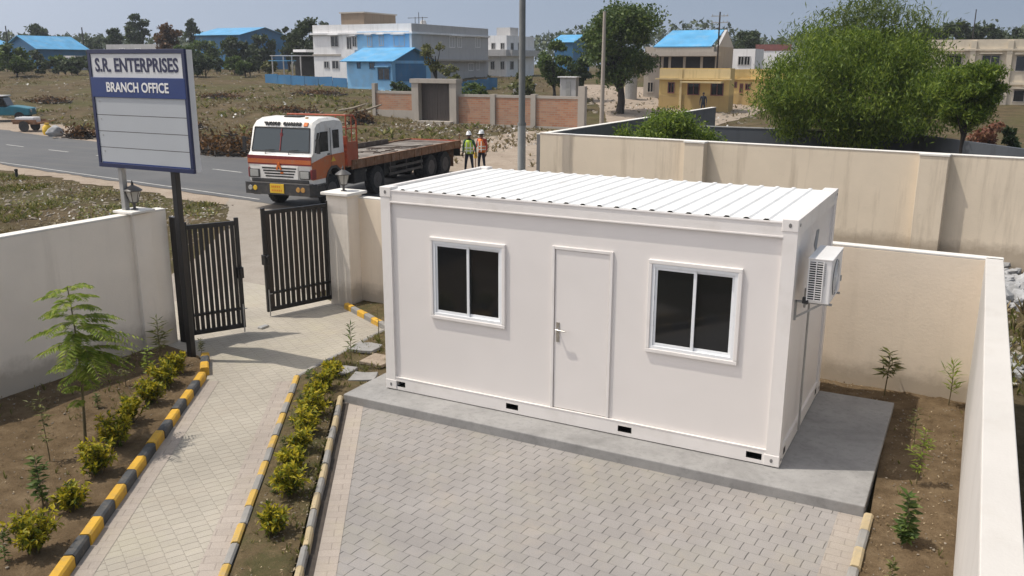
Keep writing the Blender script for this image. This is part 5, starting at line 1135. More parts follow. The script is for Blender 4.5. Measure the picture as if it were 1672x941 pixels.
tree('tree', 'upright dark tree standing left of the round one above the signboard', 190, 175, 40, 34, M['farleaf'], 1800, .6, .15, FT)
tree('tree', 'tall round dark tree rising above the signboard top', 229, 170, 27, 46, M['farleaf'], 2600, .6, .25, FT)
tree('tree', 'reddish brown tree behind the right corner of the signboard', 278, 140, 43, 52, M['rust'], 2200, .55, .2, FT)
tree('tree', 'small dark tree at the left end of the big blue shed', 318, 180, 33, 26, M['farleaf'], 1300, .6, .3, FT)
tree('bush', 'green bush in front of the blue roofed shed at the far left', 25, 110, 72, 62, M['mleaf'], 2600, .42, .1, None)
for i, (px, D, top, w_, lf, l) in enumerate(((335, 150, 66, 60, 'mleaf', 'green tree growing in front of the big blue shed, leftmost of three'), (388, 140, 60, 58, 'farleaf', 'green tree growing in front of the big blue shed, middle of three'), (432, 145, 52, 50, 'farleaf', 'green tree at the right end of the big blue shed'),
                                       (150, 185, 62, 46, 'farleaf', 'low tree between the blue shed and the signboard'), (300, 135, 74, 40, 'mleaf', 'low green tree just right of the signboard top'))):
    tree('tree', l, px, D, top, w_, M[lf], 2000, .6, .12, FT)
tree('conifer_tree', 'dark pointed conifer left of the white two storey building', 471, 135, 36, 26, M['farleaf'], 1500, .5, .1, None, cone=True)
tree('tree', 'dense green tree against the left side of the white two storey building', 500, 125, 33, 62, M['farleaf'], 4200, .5, .12, FT)
tree('tree', 'wide dark tree top behind the roof of the white building', 528, 135, 32, 36, M['farleaf'], 1500, .5, .3, FT)
for i, (px, top, w_) in enumerate(((8, 58, 50), (40, 60, 40), (110, 58, 40), (357, 56, 40), (410, 50, 36), (452, 46, 30), (1195, 58, 30), (1262, 66, 40))):
    tree('tree', ['far tree at the left picture edge on the horizon', 'far tree left of the round dark tree', 'far tree between the round tree and the signboard', 'far tree over the blue shed roof', 'far tree right of the blue shed ridge', 'far tree behind the conifer', 'far tree right of the blue tiled roof', 'far tree behind the house with the maroon wall'][i], px, 230, top, w_, M['farleaf'], 1100, .8, .1, FT)
tree('tree', 'round green tree behind the small white house', 1221, 130, 47, 62, M['farleaf'], 3600, .5, .15, FT)
for i, (px, top, w_) in enumerate(((1512, 34, 46), (1552, 27, 54), (1606, 30, 50), (1648, 37, 60), (1580, 38, 40))):
    tree('tree', ['leftmost dark tree rising behind the cream building roof', 'tallest dark tree rising behind the cream building roof', 'dark tree right of the mast behind the cream building', 'dark tree at the right edge behind the cream building', 'dark tree directly below the mast behind the cream building'][i], px, 120, top, w_, M['farleaf'], 2000, .5, .2, FT)
SCR = 'scrub bushes along the far edge of the field'
for k in range(34):
    px = -5+k*13.4+rnd.uniform(-5, 5); D = rnd.uniform(112, 138)
    tree('scrub_bush', 'low scrub bush at the far left edge of the open field', px, D, rnd.uniform(84, 97), rnd.uniform(24, 46), M[rnd.choice(['oleaf', 'farleaf', 'mleaf', 'farleaf'])], 700, .5, .05, SCR, 9, limbs=3)
# far wood: a continuous low belt that reads as one mass
lf = MB(); n = 26000; a = rng.uniform(-0.75, 0.75, n); D_ = rng.uniform(255, 330, n); lat = np.tan(a)*D_; px_ = lat
X = CAM[0]+FH[0]*D_+FH[1]*lat; Y = CAM[1]+FH[1]*D_-FH[0]*lat; hh = 5.5+6.5*vnoise(lat, D_*.2, 26, 2)+3.5*vnoise(lat, D_*.1, 8, 3)
P = np.stack([X, Y, terr(X, Y)+hh*rng.random(n)**.6], 1); lf.arr(leaf_cloud(P, 1.5, .6, .5), 4); stuff('distant_wood', lf, M['farleaf'], 'distant dark belt of trees along the horizon', 'wood')
# mid distance trees
tree('broadleaf_tree', 'tall dense broadleaf tree above the lamp pole, reaching the top of the picture', 1014, 72, -6, 140, M['mleaf'], 20000, .28, .22, None, 60, trunk_r=.3)
tree('tree', 'small dark tree leaning out left of the tall broadleaf tree', 905, 84, 66, 66, M['mleaf'], 5000, .34, .15, None)
tree('tree', 'low green tree in front of the unfinished building, under the tall broadleaf tree', 950, 82, 80, 50, M['dleaf'], 3200, .34, .12, None)
tree('tree', 'thin half bare tree standing in front of the blue annex', 711, 82, 58, 50, M['oleaf'], 900, .30, .42, None, 12, limbs=12, trunk_r=.12)
tree('bush', 'yellow green bush at the foot of the blue annex wall', 735, 80, 100, 40, M['oleaf'], 1000, .3, .15, None)
tree('bush', 'dark bush behind the brick wall left of the doorway', 655, 76, 128, 46, M['dleaf'], 1600, .3, .08, None)
tree('bush', 'green bush growing behind the brick wall right of the doorway', 775, 70, 131, 56, M['mleaf'], 2400, .28, .05, None)
tree('bush', 'brownish bush beyond the brick wall next to the white shed', 855, 74, 112, 50, M['oleaf'], 1800, .3, .1, None)
# big green trees of the neighbouring plot
_, C_, (W_, H_, X_, Y_, Z_) = tree('spreading_tree', 'wide spreading bright green fine leafed tree behind the weathered wall', 1405, 33, 34, 425, M['mesq'], 100000, .165, .2, None, 112, asp=.22, droop=.5, clr=.088, limbs=22, trunk_r=.15, flat=.85)
SPT = bpy.data.objects['spreading_tree']
n = 3600; cc = np.array([[-1.2, .6, 6.0], [-.2, .9, 6.3], [.7, .8, 6.3], [1.4, .4, 6.0], [.3, .2, 6.1], [-.6, 1.0, 6.15], [1.9, .3, 5.6], [-2.0, .5, 5.4], [.2, .6, 6.7]]); P = cc[rng.integers(0, len(cc), n)]+rng.normal(size=(n, 3))*np.array([.5, .45, .26])
lf = MB(); lf.arr(leaf_cloud(P, .26, .15, .5, .35), 4); lf.build('upper_crown', M['mesqd'], SPT, fix=False)
tree('tree', 'smaller green tree right of the spreading tree with its thin trunk showing', 1586, 25.5, 88, 122, M['mesq'], 15000, .14, .56, None, 38, asp=.26, droop=.3, trunk_r=.05)
tree('bush', 'dense green climbing bush in the corner behind the weathered wall', 1098, 29, 183, 215, M['mesq'], 16000, .14, .25, None, 46, asp=.35, clr=.12, flat=1.2, base=0.6)
tree('bush', 'dry reddish bush behind the dark slate wall at the right', 1622, 42, 188, 62, M['red'], 1300, .2, .1, None, 14)
tree('bush', 'dark glossy bush at the right picture edge behind the slate wall', 1662, 32, 190, 50, M['dleaf'], 1500, .24, .15, None, 14)
tree('bush', 'dark green shrub outside the right wall, upper of two', 1648, 14.8, 545, 42, M['mleaf'], 700, .09, .05, None, 10, trunk_r=.012)
tree('bush', 'green shrub outside the right wall, lower of two', 1652, 13.4, 585, 50, M['oleaf'], 800, .09, .05, None, 10, trunk_r=.012)

# ------------------------------------------------------------------ background buildings (axis aligned; corner nearest the camera given by bearing)
class Bld:
    def __init__(s, name, label, cat, cpx, D, lpx, rpx, top, foot, wall, parapet=.0, base=None, side_mat=None):
        c = at(cpx, 104, D); s.x1, s.y0 = c[0], c[1]; s.x0 = on_axis(lpx, 104, 1, s.y0)[0]
        s.y1 = on_axis(rpx, 104, 0, s.x1)[1] if rpx else s.y0+9.0
        s.z1 = on_axis(cpx, top, 1, s.y0)[2]; s.z0 = on_axis(cpx, foot, 1, s.y0)[2] if base is None else base
        s.r = thing(name, label, cat, (s.x1, s.y0, s.z0)); s.wallm = wall
        m = MB(); zt = s.z1-parapet-s.z0; m.box(s.x0-s.x1, 0, -2.5, 0, s.y1-s.y0, zt)
        if parapet:
            t = .2; L, Dp, h = s.x0-s.x1, s.y1-s.y0, s.z1-s.z0
            m.box(L, 0, zt, 0, t, h); m.box(L, Dp-t, zt, 0, Dp, h); m.box(L, t, zt, L+t, Dp-t, h); m.box(-t, t, zt, 0, Dp-t, h)
        m.build('wall', wall, s.r)
    def F(s, px, py): q = on_axis(px, py, 1, s.y0); return q[0]-s.x1, q[2]-s.z0
    def S(s, px, py): q = on_axis(px, py, 0, s.x1); return q[1]-s.y0, q[2]-s.z0
    def fwin(s, a, b, t, u, mat='glass', fr='alu', shade=True, name='window', proud=.06):
        x0, z1 = s.F(a, (t+u)/2)[0], s.F((a+b)/2, t)[1]; x1, z0 = s.F(b, (t+u)/2)[0], s.F((a+b)/2, u)[1]; f = .08
        m = MB(); m.box(x0-f, -proud, z0-f, x1+f, -.004, z0); m.box(x0-f, -proud, z1, x1+f, -.004, z1+f); m.box(x0-f, -proud+.002, z0, x0, -.004, z1); m.box(x1, -proud+.002, z0, x1+f, -.004, z1)
        m.box((x0+x1)/2-.03, -.035, z0, (x0+x1)/2+.03, -.02, z1)
        w_ = m.build(name, M[fr] if isinstance(fr, str) else fr, s.r); m = MB(); m.box(x0, -.02, z0, x1, -.006, z1); m.build('pane', M[mat], w_)
        if shade: m = MB(); m.box(x0-.2, -.45, z1+.14, x1+.2, -.003, z1+.22); m.build('sunshade', s.wallm, s.r)
    def swin(s, a, b, t, u, mat='glass', fr='alu', shade=True, name='window'):
        y0, z1 = s.S(a, (t+u)/2)[0], s.S((a+b)/2, t)[1]; y1, z0 = s.S(b, (t+u)/2)[0], s.S((a+b)/2, u)[1]; f = .08
        m = MB(); m.box(.004, y0-f, z0-f, .06, y1+f, z0); m.box(.004, y0-f, z1, .06, y1+f, z1+f); m.box(.004, y0-f, z0, .058, y0, z1); m.box(.004, y1, z0, .058, y1+f, z1); m.box(.02, (y0+y1)/2-.03, z0, .035, (y0+y1)/2+.03, z1)
        w_ = m.build(name, M[fr], s.r); m = MB(); m.box(.006, y0, z0, .02, y1, z1); m.build('pane', M[mat], w_)
        if shade: m = MB(); m.box(.003, y0-.2, z1+.14, .45, y1+.2, z1+.22); m.build('sunshade', s.wallm, s.r)
    def fband(s, py0, py1, name, mat, out=.12, a=None, b=None, side=True):
        z1, z0 = s.F(s.cp, py0)[1] if False else on_axis(836, 104, 1, s.y0)[2]*0+s._z(py0), s._z(py1)
        x0 = (s.x0-s.x1) if a is None else s.F(a, 104)[0]; x1 = 0 if b is None else s.F(b, 104)[0]
        m = MB(); m.box(x0-(.0 if a else out), -out, z0, x1+(out if side and b is None else 0), -.003, z1)
        if side and b is None: m.box(.003, -.003, z0, out, s.y1-s.y0+out, z1)
        m.build(name, mat, s.r)
    def _z(s, py): d = s.y0; q = (s.x1-CAM[0])*FH[0]+(s.y0-CAM[1])*FH[1]; return CAM[2]-(py-104)/1482*q-s.z0
M['bwhite'] = plaster('white_building_paint', (0.80, 0.79, 0.78), stain=(0.25, 0.24, 0.22), amt=0.45, bump=.1, bscale=5)
M['bgrey'] = plaster('grey_building_paint', (0.47, 0.46, 0.45), stain=(0.2, 0.19, 0.17), amt=0.5, bump=.1, bscale=5)
M['bconc'] = plaster('bare_concrete', (0.36, 0.32, 0.27), stain=(0.15, 0.12, 0.1), amt=0.6, bump=.2, bscale=5)
M['bblue'] = paint('sky_blue_wall', (0.22, 0.48, 0.74), 0.7, .12, .6, dirt=(.3, .38, .45), dirt_amt=.5)
M['bblued'] = paint('blue_sheet_wall', (0.03, 0.16, 0.33), 0.6, .15, .6, dirt=(.12, .2, .28), dirt_amt=.5)
M['rblue'] = paint('blue_roof_sheet', (0.075, 0.31, 0.55), 0.5, .18, .6, dirt=(.3, .42, .5), dirt_amt=.6)
M['byel'] = plaster('yellow_house_paint', (0.68, 0.49, 0.19), stain=(0.3, 0.2, 0.09), amt=0.5, bump=.1, bscale=5, low=.6)
M['byelp'] = plaster('pale_yellow_parapet', (0.68, 0.54, 0.29), stain=(0.22, 0.16, 0.09), amt=0.5, bump=.1, bscale=5)
M['bcream'] = plaster('cream_building_paint', (0.58, 0.51, 0.40), stain=(0.24, 0.2, 0.15), amt=0.4, bump=.1, bscale=5)
M['bbrown'] = plaster('brown_blockwork', (0.22, 0.165, 0.115), stain=(0.1, 0.075, 0.05), amt=0.6, bump=.3, bscale=6)
M['maroon'] = paint('maroon_paint', (0.20, 0.075, 0.065), .7, .15)
M['brick'] = brickwall('old_red_brick', (0.36, 0.155, 0.085), (0.45, 0.24, 0.14), (0.34, 0.28, 0.22))
M['bcap'] = plaster('cement_render', (0.40, 0.36, 0.31), stain=(0.2, 0.17, 0.13), amt=0.5, bump=.2, bscale=6)
M['irond'] = paint('brown_iron_door', (0.062, 0.048, 0.04), .6, .12, 2)
def wins(b, side, lst, **k):
    for a in lst: (b.fwin if side == 'f' else b.swin)(*a, **k)
# white two storey building
B1 = Bld('two_storey_building', 'white two storey building with its shaded side toned grey, a flat roof and blue painted centre', 'building', 673, 100, 513, 797, 38, 134, M['bwhite'], .7)
m = MB(); m.box(0.004, 0.02, -1.0, 0.03, B1.y1-B1.y0, B1.z1-B1.z0-.02); m.build('shaded_side_wall', M['bgrey'], B1.r)  # grey skin puts this side's shade into its colour
x0 = B1.F(584, 80)[0]; m = MB(); m.box(x0, -.03, B1._z(92), -.3, -.004, B1._z(53)); m.build('blue_panel', M['bblue'], B1.r)
m = MB(); m.box(B1.x0-B1.x1-.25, -.28, B1._z(57), .3, -.004, B1._z(54)); m.box(.032, -.004, B1._z(57), .3, B1.y1-B1.y0, B1._z(54)); m.build('cornice', M['bwhite'], B1.r)
m = MB(); m.box(B1.x0-B1.x1-.1, -.12, B1._z(92), x0, -.004, B1._z(89)); m.box(.032, .5, B1._z(100), .8, B1.y1-B1.y0-.5, B1._z(97)); m.build('floor_band', M['bcap'], B1.r)
wins(B1, 'f', [(541, 552, 60, 76), (601, 607, 60, 76), (620, 626, 59, 74), (644, 660, 59, 75), (576, 582, 61, 76)], fr='bgrey'); wins(B1, 'f', [(530, 537, 101, 111), (543, 553, 100, 112)], fr='bgrey', shade=False)
m = MB(); a, z = B1.F(566, 86); b = B1.F(588, 86)[0]; m.box(a, -1.0, z-.5, b, -.9, z+.3); m.box(a, -1.0, z-.6, b, -.003, z-.5); m.box(a, -.9, z-.5, a+.1, -.003, z+.3); m.box(b-.1, -.9, z-.5, b, -.003, z+.3); m.build('balcony', M['bwhite'], B1.r)
B1.fwin(567, 574, 61, 80, shade=False, fr='bgrey', name='balcony_door')
wins(B1, 's', [(734, 742, 61, 77), (747, 753, 62, 77), (776, 783, 62, 77)], fr='bwhite'); wins(B1, 's', [(765, 772, 104, 115), (778, 782, 100, 114)], fr='bwhite', shade=False)
B1t = Bld('rooftop_room', 'brown blockwork room on the flat roof of the white building', 'rooftop room', 597, 106, 560, 648, 21, 42, M['bbrown'], .25, base=B1.z1-.7)
m = MB(); m.box(B1t.x0-B1t.x1-.15, -.15, B1t.z1-B1t.z0-.02, .15, B1t.y1-B1t.y0+.15, B1t.z1-B1t.z0+.12); m.build('roof_edge', M['bcap'], B1t.r)
# blue annex with gable roof
B2 = Bld('blue_annex', 'blue painted annex with a bright blue gable roof before the white building', 'annex', 640, 93, 566, 703, 99, 135, M['bblue'])
L2_, D2_ = B2.x0-B2.x1, B2.y1-B2.y0; hz = B2.z1-B2.z0; rh_ = (on_axis(673, 79, 0, B2.x1)[2]-B2.z1)
m = MB(); o_ = .5; V = [(L2_-o_, -o_, hz-.15), (o_, -o_, hz-.15), (o_, D2_/2, hz+rh_), (L2_-o_, D2_/2, hz+rh_), (L2_-o_, D2_+o_, hz-.15), (o_, D2_+o_, hz-.15)]
m.add(V, [(0, 1, 2, 3), (3, 2, 5, 4)]); o = m.build('roof', M['rblue'], B2.r); md = o.modifiers.new('t', 'SOLIDIFY'); md.thickness = .08; md.offset = 1
m = MB(); m.ext([(0, hz), (D2_, hz), (D2_/2, hz+rh_-.1)], 'x', -.2, -.01); m.build('gable', M['bblued'], B2.r)
wins(B2, 'f', [(584, 588, 103, 111), (604, 611, 103, 112)], shade=False, fr='bblued'); B2.fwin(618, 636, 112, 130, shade=True, fr='bblued', name='doorway')
m = MB(); m.box(.004, .6, .1, .05, D2_-1, hz-.3); m.build('side_cladding', M['bblued'], B2.r)
# white building further right
B3 = Bld('white_house', 'white two storey house between the large white building and the trees', 'building', 827, 118, 790, 872, 58, 122, M['bwhite'], .5)
wins(B3, 'f', [(803, 808, 71, 80), (818, 823, 71, 80), (802, 807, 101, 113), (818, 823, 101, 113)], fr='bgrey', shade=False); wins(B3, 's', [(834, 838, 71, 82), (846, 850, 71, 81), (833, 838, 101, 113), (846, 852, 98, 116)], fr='bgrey', shade=False)
m = MB(); m.box(B3.x0-B3.x1-1.2, -.9, B3._z(92), .4, .0, B3._z(82)); m.box(.003, .0, B3._z(92), .8, B3.y1-B3.y0, B3._z(82)); m.build('balcony_band', M['bgrey'], B3.r)
B3t = Bld('rooftop_room', 'small green rimmed stair room on top of the white house', 'rooftop room', 833, 121, 811, 846, 45, 60, M['bgrey'], .3, base=B3.z1-.5)
# blue sheds on the left horizon
def shed(name, label, cpx, D, lpx, rpx, eave, foot, ridge, roof, wall, ridge_axis, cat='shed'):
    B = Bld(name, label, cat, cpx, D, lpx, rpx, eave, foot, wall); L, Dp, h = B.x0-B.x1, B.y1-B.y0, B.z1-B.z0
    if ridge_axis == 'y':
        rz2 = B._z(ridge); m = MB(); m.add([(L-.6, -.5, h-.2), (L/2, -.5, rz2), (.6, -.5, h-.2), (L-.6, Dp+.5, h-.2), (L/2, Dp+.5, rz2), (.6, Dp+.5, h-.2)], [(0, 1, 4, 3), (1, 2, 5, 4)]); g = [(L, h), (0, h), (L/2, rz2-.1)]
        q = MB(); q.ext(g, 'y', 0.01, .3); q.build('gable', wall, B.r)
    else:
        rz2 = B._z(ridge); m = MB(); m.add([(L-.5, -.6, h-.2), (.5, -.6, h-.2), (.5, Dp/2, rz2), (L-.5, Dp/2, rz2), (L-.5, Dp+.6, h-.2), (.5, Dp+.6, h-.2)], [(0, 1, 2, 3), (3, 2, 5, 4)])
        q = MB(); q.ext([(0, h), (Dp, h), (Dp/2, rz2-.1)], 'x', -.3, -.01); q.build('gable', wall, B.r)
    o = m.build('roof', roof, B.r); md = o.modifiers.new('t', 'SOLIDIFY'); md.thickness = .1; md.offset = 1; return B
shed('blue_shed', 'large shed with a bright blue sloping roof at the left', 63, 150, 12, 142, 79, 108, 62, M['rblue'], M['bblued'], 'y')
shed('blue_shed', 'blue shed cut off by the left picture edge on the horizon', -8, 190, -70, 18, 72, 108, 62, M['rblue'], M['bblued'], 'y')
shed('blue_shed', 'big blue warehouse with trees in front, right of the signboard', 395, 180, 322, 470, 56, 104, 47, M['rblue'], M['bblued'], 'x')
shed('blue_shed', 'small blue building behind the trees left of the tall broadleaf tree', 935, 150, 905, 962, 68, 100, 58, M['rblue'], M['bblued'], 'x')
B = Bld('low_building', 'long low white building behind the top of the signboard', 'building', 262, 160, 176, 300, 72, 108, M['bgrey'], .3)
wins(B, 'f', [(196, 204, 80, 92), (222, 230, 80, 92)], shade=False, fr='bwhite')
B = Bld('hut', 'small white hut at the right end of the blue roofed shed', 'hut', 124, 140, 105, 150, 91, 108, M['bgrey']); B.fwin(108, 118, 94, 104, shade=False)
# low open canopy shed and blue sheet fence left of the white building
r0 = at(480, 104, 112); r = thing('canopy_shed', 'open canopy shed with pale roofs beside the white building', 'shed', (r0[0], r0[1], tz(r0[0], r0[1])))
ppm = 1482/112; L = 60/ppm
m = MB(); m.box(-L*.75, -.5, 2.5, L*.35, 4.5, 2.6); m.build('roof', M['bgrey'], r); m = MB(); m.box(-L*.55, -1.8, 1.9, L*.2, -.6, 1.98); m.build('awning', M['rblue'], r)
m = MB(); m.box(-L*.2, 1.0, 3.0, L*.25, 4.0, 3.3); m.build('upper_roof', M['bwhite'], r)
for x in (-L*.7, -L*.3, 0, L*.3): m = MB(); m.box(x-.06, -.4, -.5, x+.06, -.28, 2.5); m.build('post', M['bgrey'], r)
m = MB(); m.box(-L*.7, 3.8, -.5, L*.3, 4.0, 2.5); m.build('back_wall', M['trg'], r)
def fence(label, p, q, h, mat, name='sheet_fence'):
    n = int(sqrt((p[0]-q[0])**2+(p[1]-q[1])**2)/2.4)+1; r = thing(name, label, 'fence', (p[0], p[1], tz(p[0], p[1]))); z0 = tz(p[0], p[1]); z1 = tz(q[0], q[1])
    for k in range(n):
        a, b = k/n, (k+1)/n; P = Vector((p[0]+(q[0]-p[0])*a, p[1]+(q[1]-p[1])*a, 0))-Vector((p[0], p[1], 0)); Q = Vector((p[0]+(q[0]-p[0])*b, p[1]+(q[1]-p[1])*b, 0))-Vector((p[0], p[1], 0)); za = (z1-z0)*(a+b)/2
        m = MB(); m.bar(P+Vector((0, 0, za+h/2-.2)), P.lerp(Q, .97)+Vector((0, 0, za+h/2-.2+rnd.uniform(-.05, .05))), .06, h+.4); m.build('panel', mat, r)
    return r
p, q = at(432, 110, 104), at(566, 110, 97); fence('blue sheet fence running up to the white building across the field', p, q, 1.0, M['bblued'])
p, q = at(745, 110, 88), at(812, 110, 96); fence('blue sheet fence right of the blue annex', p, q, 1.2, M['bblued'])
# brick wall with doorway
Yb = 46.9
def bxat(px): return on_axis(px, 104, 1, Yb)[0]
bw_ = thing('brick_wall', 'old red brick wall with cement pilasters around a large doorway across the road', 'wall', (bxat(780), Yb, 0))
ox = bxat(780)
def zrow(px, py): return on_axis(px, py, 1, Yb)[2]
for a, b, tp in ((609, 680, 149), (744, 954, 156)):
    x0, x1 = bxat(a)-ox, bxat(b)-ox; zt = zrow((a+b)/2, tp); m = MB(); m.box(x0, 0, -1.2, x1, .25, zt-.18); m.build('brick_panel', M['brick'], bw_)
    m = MB(); m.box(x0, -.03, zt-.18, x1, .28, zt); m.build('coping', M['bcap'], bw_); m = MB(); m.box(x0, -.03, -1.2, x1, -.002, .15 if a > 700 else .95); m.build('plinth', M['bcap'], bw_)
for a, b, tp in ((607, 612, 136), (801, 809, 154), (868, 876, 154), (946, 957, 141)):
    m = MB(); m.box(bxat(a)-ox, -.12, -1.2, bxat(b)-ox, .3, zrow(a, tp)); m.build('pilaster', M['bcap'], bw_)
dg = thing('doorway', 'dark brown double iron door in a cement frame set in the brick wall', 'door', (bxat(712), Yb, 0)); ox2 = bxat(712)
def zd(py): return zrow(712, py)
for a, b in ((675, 686), (737, 748)): m = MB(); m.box(bxat(a)-ox2, -.35, -1.2, bxat(b)-ox2, .45, zd(136)); m.build('jamb', M['bcap'], dg)
m = MB(); m.box(bxat(673)-ox2, -.42, zd(136)+.002, bxat(749)-ox2, .5, zd(129)); m.build('lintel', M['bcap'], dg)
for a, b in ((686, 711.6), (712.2, 737)):
    m = MB(); m.box(bxat(a)-ox2, .1, zd(197), bxat(b)-ox2, .18, zd(136.4))
    for k in range(1, 6): x = bxat(a)-ox2+(bxat(b)-bxat(a))*k/6; m.box(x-.015, .085, zd(196), x+.015, .1, zd(137))
    m.build('door_leaf', M['irond'], dg)
m = MB(); m.box(bxat(680)-ox2, -.8, -1.2, bxat(743)-ox2, .3, zd(197)-.02); m.build('threshold', M['bcap'], dg)
# white sheds behind the brick wall
for a, c, d_, t, f_, l in ((838, 869, 76, 139, 165, 'low pale shed behind the brick wall left of the steel pole'), (915, 941, 74, 127, 165, 'taller pale sheet metal shed behind the brick wall right of the steel pole')):
    B = Bld('small_shed', l, 'shed', c, d_, a, c+5, t, f_, M['bgrey']); m = MB(); m.box(B.x0-B.x1-.15, -.2, B.z1-B.z0, .15, B.y1-B.y0+.1, B.z1-B.z0+.08); m.build('roof', M['bwhite'], B.r)
    m = MB(); m.box((B.x0-B.x1)*.62, -.03, .1, (B.x0-B.x1)*.32, -.004, B.z1-B.z0-.3); m.build('door', M['galv'], B.r)
# unfinished building with blue roof, right of the tall tree
B4 = Bld('unfinished_building', 'bare concrete two storey building with a blue sheet roof and open upper floor', 'building', 1172, 84, 1052, 1196, 76, 170, M['bconc'])
L, Dp, h = B4.x0-B4.x1, B4.y1-B4.y0, B4.z1-B4.z0
xa = B4.F(1078, 90)[0]; xb = B4.F(1168, 90)[0]
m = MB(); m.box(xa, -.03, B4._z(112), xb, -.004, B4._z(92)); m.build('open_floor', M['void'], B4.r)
for px in (1082, 1094, 1118, 1146): x = B4.F(px, 100)[0]; m = MB(); m.box(x-.12, -.1, B4._z(112), x+.12, -.032, B4._z(90)); m.build('column', M['bconc'], B4.r)
m = MB(); m.box(L-.4, -1.0, B4._z(91), .2, -.004, B4._z(84)); m.build('slab_edge', M['bcap'], B4.r)
m = MB(); zr2 = B4._z(48); m.add([(B4.F(1072, 70)[0], -.9, h), (B4.F(1166, 70)[0], -.9, h), (-.3, Dp*.5, zr2), (B4.F(1083, 60)[0], Dp*.5, zr2)], [(0, 1, 2, 3)]); o = m.build('roof', M['rblue'], B4.r); md = o.modifiers.new('t', 'SOLIDIFY'); md.thickness = .1
m = MB(); m.ext([(0, h), (Dp, h), (Dp*.5, zr2)], 'x', -.25, .0); m.build('gable', M['bgrey'], B4.r)
m = MB(); m.box(B4.F(1076, 70)[0], -.85, h-.5, -.2, -.8, h-.05); m.build('fascia', M['bcap'], B4.r)
wins(B4, 'f', [(1056, 1062, 92, 104), (1058, 1066, 135, 150)], shade=False, fr='bcap')
m = MB(); m.lathe([(0, 0), (.55, 0), (.55, 2.6), (0, 2.65)], 18, (B4.F(1048, 150)[0], -3.0, 0)); m.build('sheet_cladding', M['galv'], B4.r)
# yellow house
B5 = Bld('yellow_house', 'single storey yellow house with a pale parapet and dark windows', 'house', 1193, 74, 1078, 1201, 112, 171, M['byel'], .9)
m = MB(); m.box(B5.x0-B5.x1-.3, -.25, B5._z(129), .25, -.004, B5._z(127)); m.build('eave_slab', M['byelp'], B5.r)
m = MB(); m.box(B5.x0-B5.x1, -.05, B5._z(126.5), .06, -.004, B5._z(111.5)); m.build('parapet', M['byelp'], B5.r)
x0 = B5.F(1113, 120)[0]; m = MB(); m.box(x0-.1, -.12, -.5, x0+.1, -.06, B5._z(112)); m.build('pilaster', M['byelp'], B5.r)
m = MB(); a, b = B5.F(1117, 130)[0], B5.F(1183, 130)[0]; m.box(a, -1.1, B5._z(134), b, -.004, B5._z(131.5)); m.build('canopy', M['byelp'], B5.r)
wins(B5, 'f', [(1092, 1100, 136, 151), (1124, 1141, 137, 154), (1162, 1180, 137, 155)], fr='maroon', shade=False)
B5b = Bld('yellow_house_wing', 'ochre rear wing of the yellow house half hidden by the spreading tree', 'house', 1290, 78, 1193, None, 114, 168, M['byel'], .9); wins(B5b, 'f', [(1198, 1202, 135, 142), (1209, 1212, 138, 150), (1218, 1224, 138, 146)], fr='maroon', shade=False)
m = MB(); m.box(B5b.x0-B5b.x1, -.2, B5b._z(129), .25, -.004, B5b._z(127)); m.build('eave_slab', M['byel'], B5b.r)
# small white house with maroon wall
B6 = Bld('small_house', 'small white house with a maroon block showing above the yellow wing', 'house', 1232, 96, 1184, 1246, 80, 130, M['bwhite'], .3); wins(B6, 'f', [(1206, 1214, 93, 106), (1216, 1224, 93, 106)], fr='bgrey', shade=False)
B6b = Bld('maroon_block', 'white block with a maroon upper band beside the small white house', 'house', 1290, 100, 1232, None, 73, 130, M['bwhite']); m = MB(); m.box(B6b.x0-B6b.x1, -.04, B6b._z(82), .04, -.004, B6b._z(72)); m.build('maroon_band', M['maroon'], B6b.r); B6b.fwin(1236, 1242, 92, 102, shade=False)
# cream building on the right
B7 = Bld('cream_building', 'long cream two storey building behind the trees at the right edge', 'building', 1780, 76, 1512, None, 63, 178, M['bcream'], .9)
m = MB(); m.box(B7.x0-B7.x1-.2, -.25, B7._z(80), .2, -.004, B7._z(77)); m.box(B7.x0-B7.x1-.1, -.2, B7._z(136), .1, -.004, B7._z(132)); m.build('floor_band', M['bcream'], B7.r)
for px in (1587, 1647, 1730): x = B7.F(px, 100)[0]; m = MB(); m.box(x-.22, -.18, -1, x+.22, -.004, B7._z(64)); m.build('pilaster', M['bcream'], B7.r)
wins(B7, 'f', [(1545, 1569, 91, 114), (1603, 1631, 91, 115), (1659, 1690, 92, 116), (1655, 1690, 148, 166), (1603, 1630, 148, 165)], fr='bcap')
# utility poles and masts
def upole(px, D, top, base_py, label, arms=2, rad=.09, mat='bconc', name='utility_pole'):
    p = at(px, 104, D); z = tz(p[0], p[1]); H = CAM[2]-(top-104)*D/1482-z; r = thing(name, label, 'pole', (p[0], p[1], z)); m = MB(); m.tube([(0, 0, -.5), (0, 0, H)], [rad*1.3, rad*.8], 8); m.build('shaft', M[mat], r, smooth=60)
    for k in range(arms):
        m = MB(); m.bar((-.75, 0, H-.35-k*.55), (.75, 0, H-.35-k*.55), .07, .07)
        for x in (-.65, 0.35, .65): m.lathe([(0, 0), (.04, 0), (.03, .12), (0, .14)], 6, (x, 0, H-.32-k*.55))
        m.build('cross_arm', M['galv'], r)
    return r
upole(985, 58, 22, 197, 'pale concrete pole in front of the tall broadleaf tree', 0, .13)
upole(1171, 80, 22, 110, 'dark utility pole with cross arms beside the blue tiled roof', 2, .08, 'barkd')
upole(17, 150, 47, 0, 'thin far pole at the left horizon', 0, .1, 'barkd'); upole(140, 160, 49, 0, 'thin far pole left of the signboard', 0, .12, 'barkd'); upole(1583, 110, 17, 0, 'thin mast behind the cream building', 0, .07, 'barkd', 'mast')
